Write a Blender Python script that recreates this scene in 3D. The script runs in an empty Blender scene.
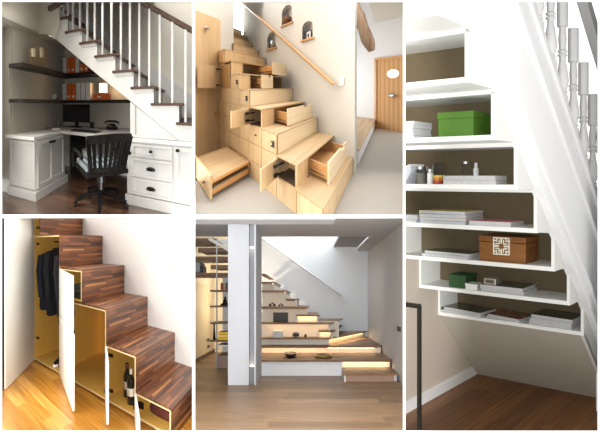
import bpy, bmesh, math, random
from mathutils import Vector, Matrix
random.seed(7)
C = bpy.context.scene.collection
sc = bpy.context.scene
# ------------------------------------------------------------------ camera, world, exposure
EYE = Vector((0, 0, 5))
cd = bpy.data.cameras.new('camera'); cam = bpy.data.objects.new('camera', cd); C.objects.link(cam)
cam.location = EYE; cam.rotation_euler = (math.radians(90), 0, 0)
cd.sensor_width = 36; cd.lens = 39; cd.clip_end = 200
sc.camera = cam
sc.view_settings.view_transform = 'Standard'; sc.view_settings.look = 'None'
sc.view_settings.exposure = 0; sc.view_settings.gamma = 1
try: sc.view_settings.use_curve_mapping = False
except Exception: pass
w = bpy.data.worlds.new('world'); sc.world = w; w.use_nodes = True
w.node_tree.nodes['Background'].inputs[0].default_value = (1, .99, .97, 1)
w.node_tree.nodes['Background'].inputs[1].default_value = 1.1

# The place is a cutaway model house: five rooms open at the front, parted by white
# walls that fan out from the front edge. Each bay is given as the left, right, top
# and bottom of its opening on the front plane (metres from the axis), FRONT away.
FRONT = 5.7
def opening(x0, x1, y0, y1):
    k = FRONT/650
    return ((x0-300)*k, (x1-300)*k, (216.5-y0)*k, (216.5-y1)*k)
BAY = dict(
    office=opening(2, 192.2, 2, 214.6), steps=opening(195, 403, 2, 214.6), shelves=opening(405.3, 597.6, 2, 430.8),
    closet=opening(2, 192.2, 218, 430.6), hall=opening(195, 403, 218, 430.6))

def area(name, loc, normal, along, sx, sy, power, color=(1, 1, 1), spread=math.pi):
    """A rectangular lamp panel; normal = the way it shines, along = its local y axis."""
    l = bpy.data.lights.new(name, 'AREA'); l.shape = 'RECTANGLE'; l.size = sx; l.size_y = sy
    l.energy = power; l.color = color; l.spread = spread
    o = bpy.data.objects.new(name, l); C.objects.link(o)
    z = -Vector(normal).normalized(); y = Vector(along).normalized(); x = y.cross(z)
    o.matrix_world = Matrix(((x.x, y.x, z.x, loc[0]), (x.y, y.y, z.y, loc[1]), (x.z, y.z, z.z, loc[2]), (0, 0, 0, 1)))
    return o
def ceiling_panel(name, bay, y0, y1, power, color, f0=.1, f1=.9, spread=math.pi):
    """Added fill lamp panel lying flush under the partition that forms the top of a bay."""
    l, r, t, b = BAY[bay]
    s = (t-.004)/FRONT; ym = (y0+y1)/2; d = Vector((0, 1, s)).normalized(); n = Vector((0, s, -1))
    xa = (l+(r-l)*f0)/FRONT*ym; xb = (l+(r-l)*f1)/FRONT*ym
    return area(name, EYE+Vector(((xa+xb)/2, ym, s*ym)), n, d, (xb-xa), (y1-y0), power, color, spread)
def side_panel(name, bay, side, y0, y1, power, color, f0=.1, f1=.9, spread=math.pi):
    """Added fill lamp panel flush on the inner face of a bay's left or right partition."""
    l, r, t, b = BAY[bay]; e = (l+.004) if side == 'left' else (r-.004)
    s = e/FRONT; ym = (y0+y1)/2; d = Vector((s, 1, 0)).normalized()
    n = Vector((1, -s, 0)) if side == 'left' else Vector((-1, s, 0))
    za = (b+(t-b)*f0)/FRONT*ym; zb = (b+(t-b)*f1)/FRONT*ym
    # local x of the lamp runs vertically here
    return area(name, EYE+Vector((s*ym, ym, (za+zb)/2)), n, d, (zb-za), (y1-y0), power, color, spread)
def fill_spot(name, bay, power, color, size, blend=.35, dx=0, dy=0):
    """Added fill spotlight beside the viewer, aimed through the opening of one bay."""
    l, r, t, b = BAY[bay]; d = bpy.data.lights.new(name, 'SPOT'); d.energy = power; d.color = color
    d.spot_size = math.radians(size); d.spot_blend = blend; d.shadow_soft_size = .012
    o = bpy.data.objects.new(name, d); C.objects.link(o); o.location = EYE+Vector((0, -.02, .008))
    aim = Vector(((l+r)/2+dx, FRONT, (t+b)/2+dy)); o.rotation_euler = aim.to_track_quat('-Z', 'Y').to_euler(); return o
fill_spot('office_fill_spot', 'office', 1080, (1, .98, .94), 25, 1, -.4)  # added front fill, one spot per bay; the rooms have no such lamps
fill_spot('steps_fill_spot', 'steps', 2300, (1, 1, 1), 30, .5, -.15)
fill_spot('shelves_fill_spot', 'shelves', 780, (1, .99, .97), 50, .3, .12)
fill_spot('closet_fill_spot', 'closet', 2380, (1, .97, .92), 30)
fill_spot('hall_fill_spot', 'hall', 2200, (.99, 1, .99), 30)
ceiling_panel('office_top_fill', 'office', 5.8, 8.2, 24, (1, .96, .9), 0, .45)  # added fill from above, not a lamp of the office
side_panel('office_side_fill', 'office', 'left', 5.75, 8, 8, (1, .96, .9), .2, .9)  # added side fill; the office has no window here
ceiling_panel('steps_top_fill', 'steps', 7.8, 19.5, 220, (1, .99, .98), 0, .8)  # added top fill brightening the storage steps
side_panel('steps_left_fill', 'steps', 'left', 5.8, 10.4, 44, (.97, .99, 1), .2, .9)  # added fill on the left partition, no window
side_panel('steps_right_fill', 'steps', 'right', 12.4, 22, 40, (1, .99, 1), .1, .9)  # added fill for the hallway end, no window on this partition
side_panel('shelves_side_fill', 'shelves', 'right', 5.75, 7.6, 4.5, (1, 1, 1), .1, 1)  # added fill to brighten the stair string from the right
ceiling_panel('closet_top_fill', 'closet', 5.9, 11, 53, (1, .98, .95))  # added overhead fill for the closet steps
side_panel('closet_side_fill', 'closet', 'left', 5.8, 7.5, 18, (1, .98, .95))  # added fill from the left partition of the closet, no window
ceiling_panel('hall_top_fill', 'hall', 5.8, 10.4, 65, (1, .99, .98))  # added overhead fill at the front of the hall
ceiling_panel('stairwell_fill', 'hall', 14.5, 18, 90, (.93, .97, 1), .35, .9)  # added fill over the stairwell, no skylight there

# ------------------------------------------------------------------ rooms
class Room:
    """A room of the model: floor origin and the world vectors of one metre right, deep and up."""
    def __init__(s, bay, o, u, v, w=1.0):
        s.bay, s.o, s.u, s.v, s.w = bay, Vector(o), Vector(u), Vector(v), Vector((0, 0, w))
    def p(s, u, v, w): return s.o+s.u*u+s.v*v+s.w*w
OFF = Room('office', (-3.142, 7.7054, 5.1836), (1.3445, -1.4101, -.244), (-.5043, 2.983, .5163))
STE = Room('steps', (0.93314, 11.09368, 5.71526), (1.10539, -4.47876, -0.89232), (0.71461, 4.99161, 0.9945), 1.3)
SHE = Room('shelves', (2.62353, 9.71082, 2.6501), (1.46832, -1.16256, -0.07056), (1.66698, 2.04624, 0.12432), 2.1)
CLO = Room('closet', (-1.12769, 5.70308, 3.03373), (1.46613, -2.05033, 0.08671), (0.08556, 2.29322, -0.09706), 1.15)
HAL = Room('hall', (0, 0, 3.5), (1, 0, 0), (.028, 2.6, -.334))

# ------------------------------------------------------------------ materials
def new_mat(name):
    m = bpy.data.materials.new(name); m.use_nodes = True
    return m, m.node_tree, m.node_tree.nodes['Principled BSDF']
def rc(nt, scale=(1, 1, 1), mix=None):
    a = nt.nodes.new('ShaderNodeAttribute'); a.attribute_name = 'room'
    mp = nt.nodes.new('ShaderNodeMapping'); mp.inputs['Scale'].default_value = scale
    nt.links.new(a.outputs['Vector'], mp.inputs['Vector']); return mp.outputs[0]
def plain(name, col, rough=.5, metal=0, var=.04, scale=9, bump=0, emit=0, trans=0):
    m, nt, b = new_mat(name)
    b.inputs['Roughness'].default_value = rough; b.inputs['Metallic'].default_value = metal; b.inputs['Specular IOR Level'].default_value = .35
    n = nt.nodes.new('ShaderNodeTexNoise'); n.inputs['Scale'].default_value = scale; n.inputs['Detail'].default_value = 3
    nt.links.new(rc(nt), n.inputs['Vector'])
    r = nt.nodes.new('ShaderNodeMix'); r.data_type = 'RGBA'
    r.inputs[6].default_value = (*[c*(1-var) for c in col], 1); r.inputs[7].default_value = (*[min(1, c*(1+var)) for c in col], 1)
    nt.links.new(n.outputs['Fac'], r.inputs[0]); nt.links.new(r.outputs[2], b.inputs['Base Color'])
    if bump:
        bp = nt.nodes.new('ShaderNodeBump'); bp.inputs['Strength'].default_value = bump; bp.inputs['Distance'].default_value = .01
        nt.links.new(n.outputs['Fac'], bp.inputs['Height']); nt.links.new(bp.outputs[0], b.inputs['Normal'])
    if emit:
        b.inputs['Emission Color'].default_value = (*col, 1); b.inputs['Emission Strength'].default_value = emit
    if trans: b.inputs['Transmission Weight'].default_value = trans; b.inputs['IOR'].default_value = 1.3
    return m
def wood(name, c1, c2, axis='u', s=1, rough=.45, contrast=1):
    m, nt, b = new_mat(name); b.inputs['Roughness'].default_value = rough; b.inputs['Specular IOR Level'].default_value = .3
    sc_ = {'u': (1.2, 22, 22), 'v': (22, 1.2, 22), 'w': (22, 22, 1.2)}[axis]
    n = nt.nodes.new('ShaderNodeTexNoise'); n.inputs['Scale'].default_value = s; n.inputs['Detail'].default_value = 5; n.inputs['Distortion'].default_value = .4
    nt.links.new(rc(nt, sc_), n.inputs['Vector'])
    r = nt.nodes.new('ShaderNodeValToRGB'); r.color_ramp.elements[0].position = .5-.2/contrast; r.color_ramp.elements[1].position = .5+.2/contrast
    r.color_ramp.elements[0].color = (*c1, 1); r.color_ramp.elements[1].color = (*c2, 1)
    nt.links.new(n.outputs['Fac'], r.inputs[0]); nt.links.new(r.outputs[0], b.inputs['Base Color'])
    return m
def staves(name, cols, length, width, along='u', rough=.35, seam=.6, rot=0, gap=.003, grain=.35):
    """Boards of random tone laid in rows; across = the other floor axis plus height."""
    m, nt, b = new_mat(name); b.inputs['Roughness'].default_value = rough; b.inputs['Specular IOR Level'].default_value = .25
    a = nt.nodes.new('ShaderNodeAttribute'); a.attribute_name = 'room'
    mp = nt.nodes.new('ShaderNodeMapping'); mp.inputs['Rotation'].default_value = (0, 0, rot)
    nt.links.new(a.outputs['Vector'], mp.inputs['Vector'])
    s = nt.nodes.new('ShaderNodeSeparateXYZ'); nt.links.new(mp.outputs[0], s.inputs[0])
    c = nt.nodes.new('ShaderNodeCombineXYZ'); ad = nt.nodes.new('ShaderNodeMath'); ad.operation = 'ADD'
    nt.links.new(s.outputs[0 if along == 'u' else 1], c.inputs[0])
    nt.links.new(s.outputs[1 if along == 'u' else 0], ad.inputs[0]); nt.links.new(s.outputs[2], ad.inputs[1])
    nt.links.new(ad.outputs[0], c.inputs[1])
    # random value per stave: row index and stave index hashed by white noise
    div = nt.nodes.new('ShaderNodeMath'); div.operation = 'DIVIDE'; div.inputs[1].default_value = width; nt.links.new(ad.outputs[0], div.inputs[0])
    row = nt.nodes.new('ShaderNodeMath'); row.operation = 'FLOOR'; nt.links.new(div.outputs[0], row.inputs[0])
    wr = nt.nodes.new('ShaderNodeTexWhiteNoise'); wr.noise_dimensions = '1D'; nt.links.new(row.outputs[0], wr.inputs['W'])
    dl = nt.nodes.new('ShaderNodeMath'); dl.operation = 'DIVIDE'; dl.inputs[1].default_value = length
    nt.links.new(s.outputs[0 if along == 'u' else 1], dl.inputs[0])
    sh = nt.nodes.new('ShaderNodeMath'); sh.operation = 'ADD'; nt.links.new(dl.outputs[0], sh.inputs[0]); nt.links.new(wr.outputs['Value'], sh.inputs[1])
    fl = nt.nodes.new('ShaderNodeMath'); fl.operation = 'FLOOR'; nt.links.new(sh.outputs[0], fl.inputs[0])
    cc = nt.nodes.new('ShaderNodeCombineXYZ'); nt.links.new(row.outputs[0], cc.inputs[0]); nt.links.new(fl.outputs[0], cc.inputs[1])
    wn = nt.nodes.new('ShaderNodeTexWhiteNoise'); wn.noise_dimensions = '3D'; nt.links.new(cc.outputs[0], wn.inputs['Vector'])
    r = nt.nodes.new('ShaderNodeValToRGB'); e = r.color_ramp.elements
    while len(e) < len(cols): e.new(.5)
    for i, (pos, col) in enumerate(cols): e[i].position = pos; e[i].color = (*col, 1)
    nt.links.new(wn.outputs['Value'], r.inputs[0])
    n = nt.nodes.new('ShaderNodeTexNoise'); n.inputs['Scale'].default_value = 1; n.inputs['Detail'].default_value = 5
    m2 = nt.nodes.new('ShaderNodeMapping'); m2.inputs['Scale'].default_value = (2.5, 45, 1); nt.links.new(c.outputs[0], m2.inputs[0]); nt.links.new(m2.outputs[0], n.inputs['Vector'])
    g = nt.nodes.new('ShaderNodeMapRange'); g.inputs[1].default_value = .3; g.inputs[2].default_value = .7; g.inputs[3].default_value = 1-grain; g.inputs[4].default_value = 1+grain
    nt.links.new(n.outputs['Fac'], g.inputs[0])
    v = nt.nodes.new('ShaderNodeVectorMath'); v.operation = 'SCALE'; nt.links.new(r.outputs[0], v.inputs[0]); nt.links.new(g.outputs[0], v.inputs['Scale'])
    # seams
    fr = nt.nodes.new('ShaderNodeMath'); fr.operation = 'FRACT'; nt.links.new(div.outputs[0], fr.inputs[0])
    lt = nt.nodes.new('ShaderNodeMath'); lt.operation = 'LESS_THAN'; lt.inputs[1].default_value = gap/width; nt.links.new(fr.outputs[0], lt.inputs[0])
    sm = nt.nodes.new('ShaderNodeMapRange'); sm.inputs[3].default_value = 1; sm.inputs[4].default_value = seam; nt.links.new(lt.outputs[0], sm.inputs[0])
    v2 = nt.nodes.new('ShaderNodeVectorMath'); v2.operation = 'SCALE'; nt.links.new(v.outputs[0], v2.inputs[0]); nt.links.new(sm.outputs[0], v2.inputs['Scale'])
    nt.links.new(v2.outputs[0], b.inputs['Base Color'])
    return m
def striped(name, c1, c2, scale, axis=2):
    m, nt, b = new_mat(name); b.inputs['Roughness'].default_value = .8
    s = nt.nodes.new('ShaderNodeSeparateXYZ'); nt.links.new(rc(nt), s.inputs[0])
    mu = nt.nodes.new('ShaderNodeMath'); mu.operation = 'MULTIPLY'; mu.inputs[1].default_value = scale; nt.links.new(s.outputs[axis], mu.inputs[0])
    fr = nt.nodes.new('ShaderNodeMath'); fr.operation = 'FRACT'; nt.links.new(mu.outputs[0], fr.inputs[0])
    lt = nt.nodes.new('ShaderNodeMath'); lt.operation = 'LESS_THAN'; lt.inputs[1].default_value = .5; nt.links.new(fr.outputs[0], lt.inputs[0])
    r = nt.nodes.new('ShaderNodeMix'); r.data_type = 'RGBA'; r.inputs[6].default_value = (*c1, 1); r.inputs[7].default_value = (*c2, 1)
    nt.links.new(lt.outputs[0], r.inputs[0]); nt.links.new(r.outputs[2], b.inputs['Base Color']); return m

def glow(name, col, s):
    m, nt, b = new_mat(name); b.inputs['Base Color'].default_value = (*col, 1); b.inputs['Emission Color'].default_value = (*col, 1); b.inputs['Emission Strength'].default_value = s; return m
WHITE = plain('white_paint', (.86, .86, .85), .6, var=.01)
PART = plain('partition_white', (.97, .97, .97), .7, var=.005)
BLACK = plain('black_plastic', (.012, .012, .014), .4)
DARKMETAL = plain('dark_metal', (.03, .028, .026), .35, .8)
CHROME = plain('chrome', (.6, .6, .6), .25, 1)
GOLD = plain('gold_metal', (.6, .42, .16), .35, .8)
PAPER = plain('paper', (.72, .72, .7), .8)

# ------------------------------------------------------------------ mesh building
class G:
    """Collects shapes in room metres and links them as ONE mesh object."""
    turn = None      # (u, v, degrees): everything built is turned about that upright axis
    def __init__(s, room, smooth=False): s.r = room; s.bm = bmesh.new(); s.smooth = smooth
    def hexa(s, pts):
        v = [s.bm.verts.new(p) for p in pts]
        for f in ((0, 3, 2, 1), (4, 5, 6, 7), (0, 1, 5, 4), (1, 2, 6, 5), (2, 3, 7, 6), (3, 0, 4, 7)):
            s.bm.faces.new([v[i] for i in f])
        return s
    def box(s, u0, u1, v0, v1, w0, w1):
        return s.hexa([(u0, v0, w0), (u1, v0, w0), (u1, v1, w0), (u0, v1, w0), (u0, v0, w1), (u1, v0, w1), (u1, v1, w1), (u0, v1, w1)])
    def rbox(s, cu, cv, w0, w1, du, dv, deg):
        a = math.radians(deg); c, n = math.cos(a), math.sin(a)
        q = [(cu+x*c-y*n, cv+x*n+y*c) for x, y in ((-du, -dv), (du, -dv), (du, dv), (-du, dv))]
        return s.hexa([(*p, w0) for p in q]+[(*p, w1) for p in q])
    def prism(s, poly, axis, a, b):
        f = {'u': lambda p, t: (t, p[0], p[1]), 'v': lambda p, t: (p[0], t, p[1]), 'w': lambda p, t: (p[0], p[1], t)}[axis]
        A = [s.bm.verts.new(f(p, a)) for p in poly]; B = [s.bm.verts.new(f(p, b)) for p in poly]; n = len(poly)
        s.bm.faces.new(A[::-1]); s.bm.faces.new(B)
        for i in range(n): s.bm.faces.new((A[i], A[(i+1) % n], B[(i+1) % n], B[i]))
        return s
    def rings(s, rings, cap=True):
        R = [[s.bm.verts.new(p) for p in r] for r in rings]; n = len(R[0])
        for a, b in zip(R, R[1:]):
            for i in range(n): s.bm.faces.new((a[i], a[(i+1) % n], b[(i+1) % n], b[i]))
        if cap: s.bm.faces.new(R[0][::-1]); s.bm.faces.new(R[-1])
        return s
    def tube(s, pts, r, seg=8, r2=None):
        P = [Vector(p) for p in pts]; rg = []
        for i, p in enumerate(P):
            d = (P[min(i+1, len(P)-1)]-P[max(i-1, 0)]).normalized()
            a = d.cross(Vector((0, 0, 1)) if abs(d.z) < .9 else Vector((1, 0, 0))).normalized(); b = d.cross(a)
            rr = r if r2 is None else r+(r2-r)*i/(len(P)-1)
            rg.append([tuple(p+a*math.cos(t)*rr+b*math.sin(t)*rr) for t in (2*math.pi*k/seg for k in range(seg))])
        return s.rings(rg)
    def lathe(s, cu, cv, w0, prof, seg=14, su=1, sv=1):
        return s.rings([[(cu+math.cos(t)*r*su, cv+math.sin(t)*r*sv, w0+h) for t in (2*math.pi*k/seg for k in range(seg))] for r, h in prof])
    def build(s, name, mat, parent=None, bevel=0, room=None):
        bm = s.bm
        bmesh.ops.recalc_face_normals(bm, faces=bm.faces)
        if bevel:
            ed = [e for e in bm.edges if len(e.link_faces) == 2 and e.calc_face_angle(0) > .5]
            bmesh.ops.bevel(bm, geom=ed, offset=bevel, segments=2, profile=.7, affect='EDGES', clamp_overlap=True)
        ly = bm.verts.layers.float_vector.new('room')
        for v in bm.verts: v[ly] = v.co
        if G.turn:
            tu, tv, td = G.turn[:3]; ca, sa = math.cos(math.radians(td)), math.sin(math.radians(td))
            for v in bm.verts:
                x, y = v.co.x-tu, v.co.y-tv; v.co.x = tu+x*ca-y*sa+G.turn[3]; v.co.y = tv+x*sa+y*ca+G.turn[4]
        for v in bm.verts: v.co = s.r.p(*v.co)
        # the room ends where its partition walls stand
        l, r, t, b = BAY[s.r.bay]; e = .0025
        for no in ((-FRONT, l-e, 0), (FRONT, -(r+e), 0), (0, -(t+e), FRONT), (0, b-e, -FRONT)):
            n = Vector(no).normalized()
            if any((v.co-EYE).dot(n) > 1e-6 for v in bm.verts):
                res = bmesh.ops.bisect_plane(bm, geom=bm.verts[:]+bm.edges[:]+bm.faces[:], plane_co=EYE, plane_no=n, clear_outer=True, dist=1e-6)
                ed = [x for x in res['geom_cut'] if isinstance(x, bmesh.types.BMEdge) and x.is_valid and x.is_boundary]
                if ed:
                    try: bmesh.ops.holes_fill(bm, edges=ed, sides=0)
                    except Exception: pass
        if not bm.faces: bm.free(); return None
        bmesh.ops.recalc_face_normals(bm, faces=bm.faces)
        if parent is not None:
            off = world_loc(parent)
        else:
            vs = [v.co for v in bm.verts]
            off = Vector(((min(v.x for v in vs)+max(v.x for v in vs))/2, (min(v.y for v in vs)+max(v.y for v in vs))/2, min(v.z for v in vs)))
        for v in bm.verts: v.co = v.co-off
        me = bpy.data.meshes.new(name); bm.to_mesh(me); bm.free()
        o = bpy.data.objects.new(name, me); C.objects.link(o); me.materials.append(mat)
        if s.smooth:
            for p in me.polygons: p.use_smooth = True
            try: me.set_sharp_from_angle(angle=.7)
            except Exception: pass
        if parent is not None: o.parent = parent
        else: o.location = off
        return o
def world_loc(o):
    v = Vector(o.location); p = o.parent
    while p: v += Vector(p.location); p = p.parent
    return v
def tag(o, label, cat, group=None, kind=None):
    if o is None: return None
    o['label'] = label; o['category'] = cat
    if group: o['group'] = group
    if kind: o['kind'] = kind
    return o
def thing(room, name, label, cat, base, group=None):
    o = bpy.data.objects.new(name, None); C.objects.link(o); o.location = room.p(*base); o.empty_display_size = .1
    return tag(o, label, cat, group)
def struct(g, name, mat, label=None, bevel=0):
    o = g.build(name, mat, None, bevel)
    if o:
        o['kind'] = 'structure'
        if label: o['label'] = label
    return o
def lab(o, t):
    if o: o['label'] = t
    return o

# ------------------------------------------------------------------ the partition walls of the model
class World:   # world metres, not clipped
    pass
def radial(name, x0, x1, z0, z1, y0=FRONT, y1=30.0):
    """A solid partition whose four long faces fan out with depth."""
    me = bpy.data.meshes.new(name); bm = bmesh.new(); vs = []
    for y in (y0, y1):
        k = y/FRONT
        for x, z in ((x0, z0), (x1, z0), (x1, z1), (x0, z1)): vs.append(bm.verts.new((x*k, y, 5+z*k)))
    for f in ((0, 3, 2, 1), (4, 5, 6, 7), (0, 1, 5, 4), (1, 2, 6, 5), (2, 3, 7, 6), (3, 0, 4, 7)): bm.faces.new([vs[i] for i in f])
    bmesh.ops.recalc_face_normals(bm, faces=bm.faces); bm.to_mesh(me); bm.free()
    o = bpy.data.objects.new(name, me); C.objects.link(o); me.materials.append(PART); o['kind'] = 'structure'; return o
B = BAY; o_, s_, h_, c_, k_ = B['office'], B['steps'], B['shelves'], B['closet'], B['hall']
XL, XR, ZT, ZB = -2.9, 2.9, 2.1, -2.1
radial('wall_left', XL, o_[0], ZB, ZT)
radial('wall_right', h_[1], XR, ZB, ZT)
radial('ceiling', o_[0], h_[1], o_[2], ZT)
radial('floor', o_[0], h_[1], ZB, c_[3])
radial('wall_middle', o_[1], s_[0], c_[3], o_[2])
radial('wall_divider', s_[1], h_[0], c_[3], o_[2])
radial('floor', o_[0], o_[1], c_[2], o_[3])
radial('floor', s_[0], s_[1], k_[2], s_[3])
# ================================================================== OFFICE under the stairs (top left)
R = OFF
M_cab = plain('office_cabinet_white', (.62, .61, .58), .45, var=.01)
M_beige = plain('office_beige_wall', (.58, .54, .46), .8, var=.02)
M_blk = wood('office_black_wood', (.012, .009, .008), (.03, .022, .018), 'u')
M_dkw = wood('office_tread_wood', (.045, .02, .012), (.1, .05, .03), 'u')
M_flr = staves('office_floor_wood', [(0, (.07, .035, .02)), (.5, (.13, .062, .036)), (1, (.24, .12, .07))], .9, .085, 'u', .25)
M_org = plain('orange_board', (.72, .15, .03), .6)
M_grey = plain('grey_board', (.68, .67, .63), .7)
struct(G(R).box(-1.2, 3, -1.2, 1.3, -.04, 0), 'floor', M_flr)
struct(G(R).box(-.5, 3.2, 1.27, 1.37, 0, 3.6), 'wall_back', M_beige)
struct(G(R).box(-.54, -.44, .06, 1.27, 0, 2.2), 'wall_left', M_beige)
struct(G(R).box(-1.4, -.46, .04, .14, 0, 2.2), 'wall_left', M_beige)
struct(G(R).box(-1.4, -.44, .015, .04, 0, .17), 'baseboard_left', WHITE)
struct(G(R).box(.0, 1.0, 1.25, 1.27, 0, .14), 'baseboard_back', WHITE)
# sloping soffit of the stairs above the nook, and the low ceiling at its left
struct(G(R).prism([(-1.5, 2.16), (-1.5, 2.2), (1.27, 2.2), (1.27, 2.16)], 'u', -1.4, -.3), 'ceiling', plain('office_ceiling', (.62, .59, .52), .8, var=.01))
struct(G(R).prism([(-.3, 2.16), (-.12, 2.12), (-.02, 2.045), (.06, 2.25), (.02, 3.4), (-.3, 3.4)], 'v', .4, .449).box(-.34, -.3, -1.5, .449, 2.16, 3.4), 'wall_upper', plain('office_bulkhead', (.6, .56, .48), .8, var=.01))
# staircase
t = thing(R, 'staircase', 'white staircase with dark wooden treads climbing left over the office nook', 'staircase', (1.9, .5, 0)); stair_office = t
steps = [(-.19, 2.51), (-.03, 2.33), (.133, 2.13), (.354, 1.952), (.573, 1.758), (.816, 1.551), (1.04, 1.348), (1.268, 1.161), (1.528, .959)]
saw = []
for i, (u, wz) in enumerate(steps):
    nu = steps[i+1][0] if i+1 < len(steps) else u+.24
    saw += [(u+.03 if i else u, wz-.03), (nu+.03, wz-.03)]
low = [(2.0, .767), (1.56, .767), (1.063, 1.16), (.615, 1.515), (-.02, 2.045), (-.35, 2.33)]
g = G(R)
poly = saw+[(1.8, .762), (2.0, .762)][:1]+[(1.56, .762), (1.063, 1.16), (.615, 1.515), (-.02, 2.045), (-.35, 2.36)]
g.prism(poly, 'v', .45, .49).build('stringer', M_cab, t)
g = G(R); g.prism([(1.56, .765), (1.063, 1.165), (.615, 1.52), (-.02, 2.05), (-.35, 2.36), (-.35, 2.42), (0, 2.12), (.63, 1.59), (1.08, 1.23), (1.6, .83)], 'v', .49, 1.268)
g.build('soffit', plain('office_soffit', (.55, .52, .46), .8, var=.01), t)
for i, (u, wz) in enumerate(steps):
    nu = steps[i+1][0] if i+1 < len(steps) else u+.24
    G(R).box(u-.0, nu+.07, .415, 1.26, wz-.03, wz).build('tread', M_dkw, t, .006)
    G(R).box(nu+.015, nu+.03, .46, 1.26, wz-.21, wz-.03).build('riser', M_cab, t)
    G(R).box(u+.03, nu+.012, .437, .45, wz-.065, wz-.03).build('tread_moulding', M_cab, t)
g = G(R); g.prism([(-.5, 2.86), (1.9, .82), (1.9, 1.06), (-.5, 3.1)], 'v', 1.235, 1.268).build('wall_skirt', M_cab, t)
g = G(R); g.prism([(-.5, 3.1), (1.9, 1.06), (1.9, 1.09), (-.5, 3.13)], 'v', 1.225, 1.268).build('skirt_moulding', M_cab, t)
# balustrade
t = thing(R, 'stair_railing', 'dark wooden handrail on white square balusters along the office staircase', 'railing', (1.2, .5, 1.3))
def railw(u): return 2.34-(u-1.145)*.79
G(R).hexa([(.0, .455, railw(0)-.03), (2.0, .455, railw(2)-.03), (2.0, .515, railw(2)-.03), (0, .515, railw(0)-.03), (0, .455, railw(0)+.03), (2.0, .455, railw(2)+.03), (2.0, .515, railw(2)+.03), (0, .515, railw(0)+.03)]).build('handrail', M_dkw, t, .008)
for i, (u, wz) in enumerate(steps):
    nu = steps[i+1][0] if i+1 < len(steps) else u+.24
    for q in (.07, .07+(nu-u)*.5):
        bu = u+q+.02
        top = railw(bu)-.03
        G(R).box(bu-.011, bu+.011, .472, .498, wz, top).build('baluster', M_cab, t)
t = thing(R, 'stair_railing', 'short piece of dark wooden handrail rising right at the top left of the office staircase', 'railing', (.1, .45, 2.5))
G(R).hexa([(-.06, .3, 2.40), (.7, .3, 2.61), (.7, .36, 2.61), (-.06, .36, 2.40), (-.06, .3, 2.46), (.7, .3, 2.67), (.7, .36, 2.67), (-.06, .36, 2.46)]).build('handrail', M_dkw, t, .008)
# understair panel over the right-hand cabinet
t = stair_office
G(R).prism([(1.03, .765), (1.55, .765), (1.03, 1.175)], 'v', .462, .475).build('side_panel', M_cab, t)
for a in ([(1.03, .765), (1.085, .765), (1.085, 1.13), (1.03, 1.175)], [(1.085, .765), (1.55, .765), (1.51, .80), (1.085, .80)]):
    G(R).prism(a, 'v', .45, .462).build('side_panel', M_cab, t)
# worktop
g = G(R).prism([(-.455, -.035), (.02, -.035), (.02, .55), (.98, .40), (2.6, .40), (2.6, .447), (1.01, .447), (1.01, 1.26), (-.438, 1.26), (-.438, .07), (-.455, .03)], 'w', .722, .762)
tag(g.build('worktop', plain('office_worktop', (.74, .73, .69), .3, var=.01), None, .004), 'white worktop running over both office cabinets as a desk', 'worktop')
# left cabinet
def shaker_u(t, v0, v1, w0, w1, u, nm='door'):   # framed door in a u = const plane
    d = G(R).box(u, u+.008, v0, v1, w0, w1).build(nm, M_cab, t)
    f = G(R); a = .05
    f.box(u+.008, u+.02, v0, v1, w1-a, w1).box(u+.008, u+.02, v0, v1, w0, w0+a).box(u+.008, u+.02, v0, v0+a, w0+a, w1-a).box(u+.008, u+.02, v1-a, v1, w0+a, w1-a)
    f.build('door_frame', M_cab, d, .003); return d
def shaker_v(t, u0, u1, w0, w1, v, nm='door', a=.045):
    d = G(R).box(u0, u1, v-.008, v, w0, w1).build(nm, M_cab, t)
    f = G(R)
    f.box(u0, u1, v-.02, v-.008, w1-a, w1).box(u0, u1, v-.02, v-.008, w0, w0+a).box(u0, u0+a, v-.02, v-.008, w0+a, w1-a).box(u1-a, u1, v-.02, v-.008, w0+a, w1-a)
    f.build('frame', M_cab, d, .003); return d
t = thing(R, 'base_cabinet', 'white base cabinet with a two-panel door left of the office knee space', 'cabinet', (-.2, .3, 0))
G(R).box(-.435, 0, .02, .6, 0, .72).build('body', M_cab, t)
G(R).box(-.435, .03, -.02, .66, 0, .11).build('plinth', M_cab, t, .006)
shaker_v(t, -.42, -.005, .13, .70, .02, 'end_panel')
d = shaker_u(t, .035, .595, .13, .70, 0, 'door')
G(R).box(.008, .02, .285, .335, .18, .65).build('door_mullion', M_cab, t)
G(R).box(.02, .045, .235, .345, .645, .672).build('handle', DARKMETAL, t, .004)
# right cabinet
t = thing(R, 'drawer_cabinet', 'white cabinet with three cup-handled drawers right of the office chair', 'cabinet', (1.5, .7, 0))
G(R).box(1.0, 2.4, .43, 1.2, 0, .72).build('body', M_cab, t)
G(R).box(.985, 2.4, .395, .43, 0, .115).build('plinth', M_cab, t, .006)
for a, b_ in ((.555, .70), (.33, .54), (.125, .315)):
    d = shaker_v(t, 1.05, 1.49, a, b_, .43, 'drawer', .03)
    c = (a+b_)/2
    if b_ > .6: G(R, True).lathe(1.272, .40, c-.018, [(.004, 0), (.018, .006), (.02, .018), (.018, .03), (.004, .036)]).build('knob', DARKMETAL, d)
    else: G(R, True).rings([[(1.272+x*r, .408-y*dd, c+z) for x, y in [(math.cos(q*math.pi/7), math.sin(q*math.pi/7)) for q in range(8)]] for z, r, dd in ((-.018, .05, .024), (.0, .048, .024), (.014, .038, .018), (.022, .015, .008))]).build('cup_handle', DARKMETAL, d)
d = shaker_v(t, 1.51, 1.98, .125, .70, .43, 'door')
G(R, True).lathe(1.545, .40, .65, [(.004, 0), (.018, .006), (.02, .018), (.018, .03), (.004, .036)]).build('knob', DARKMETAL, d)
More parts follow.
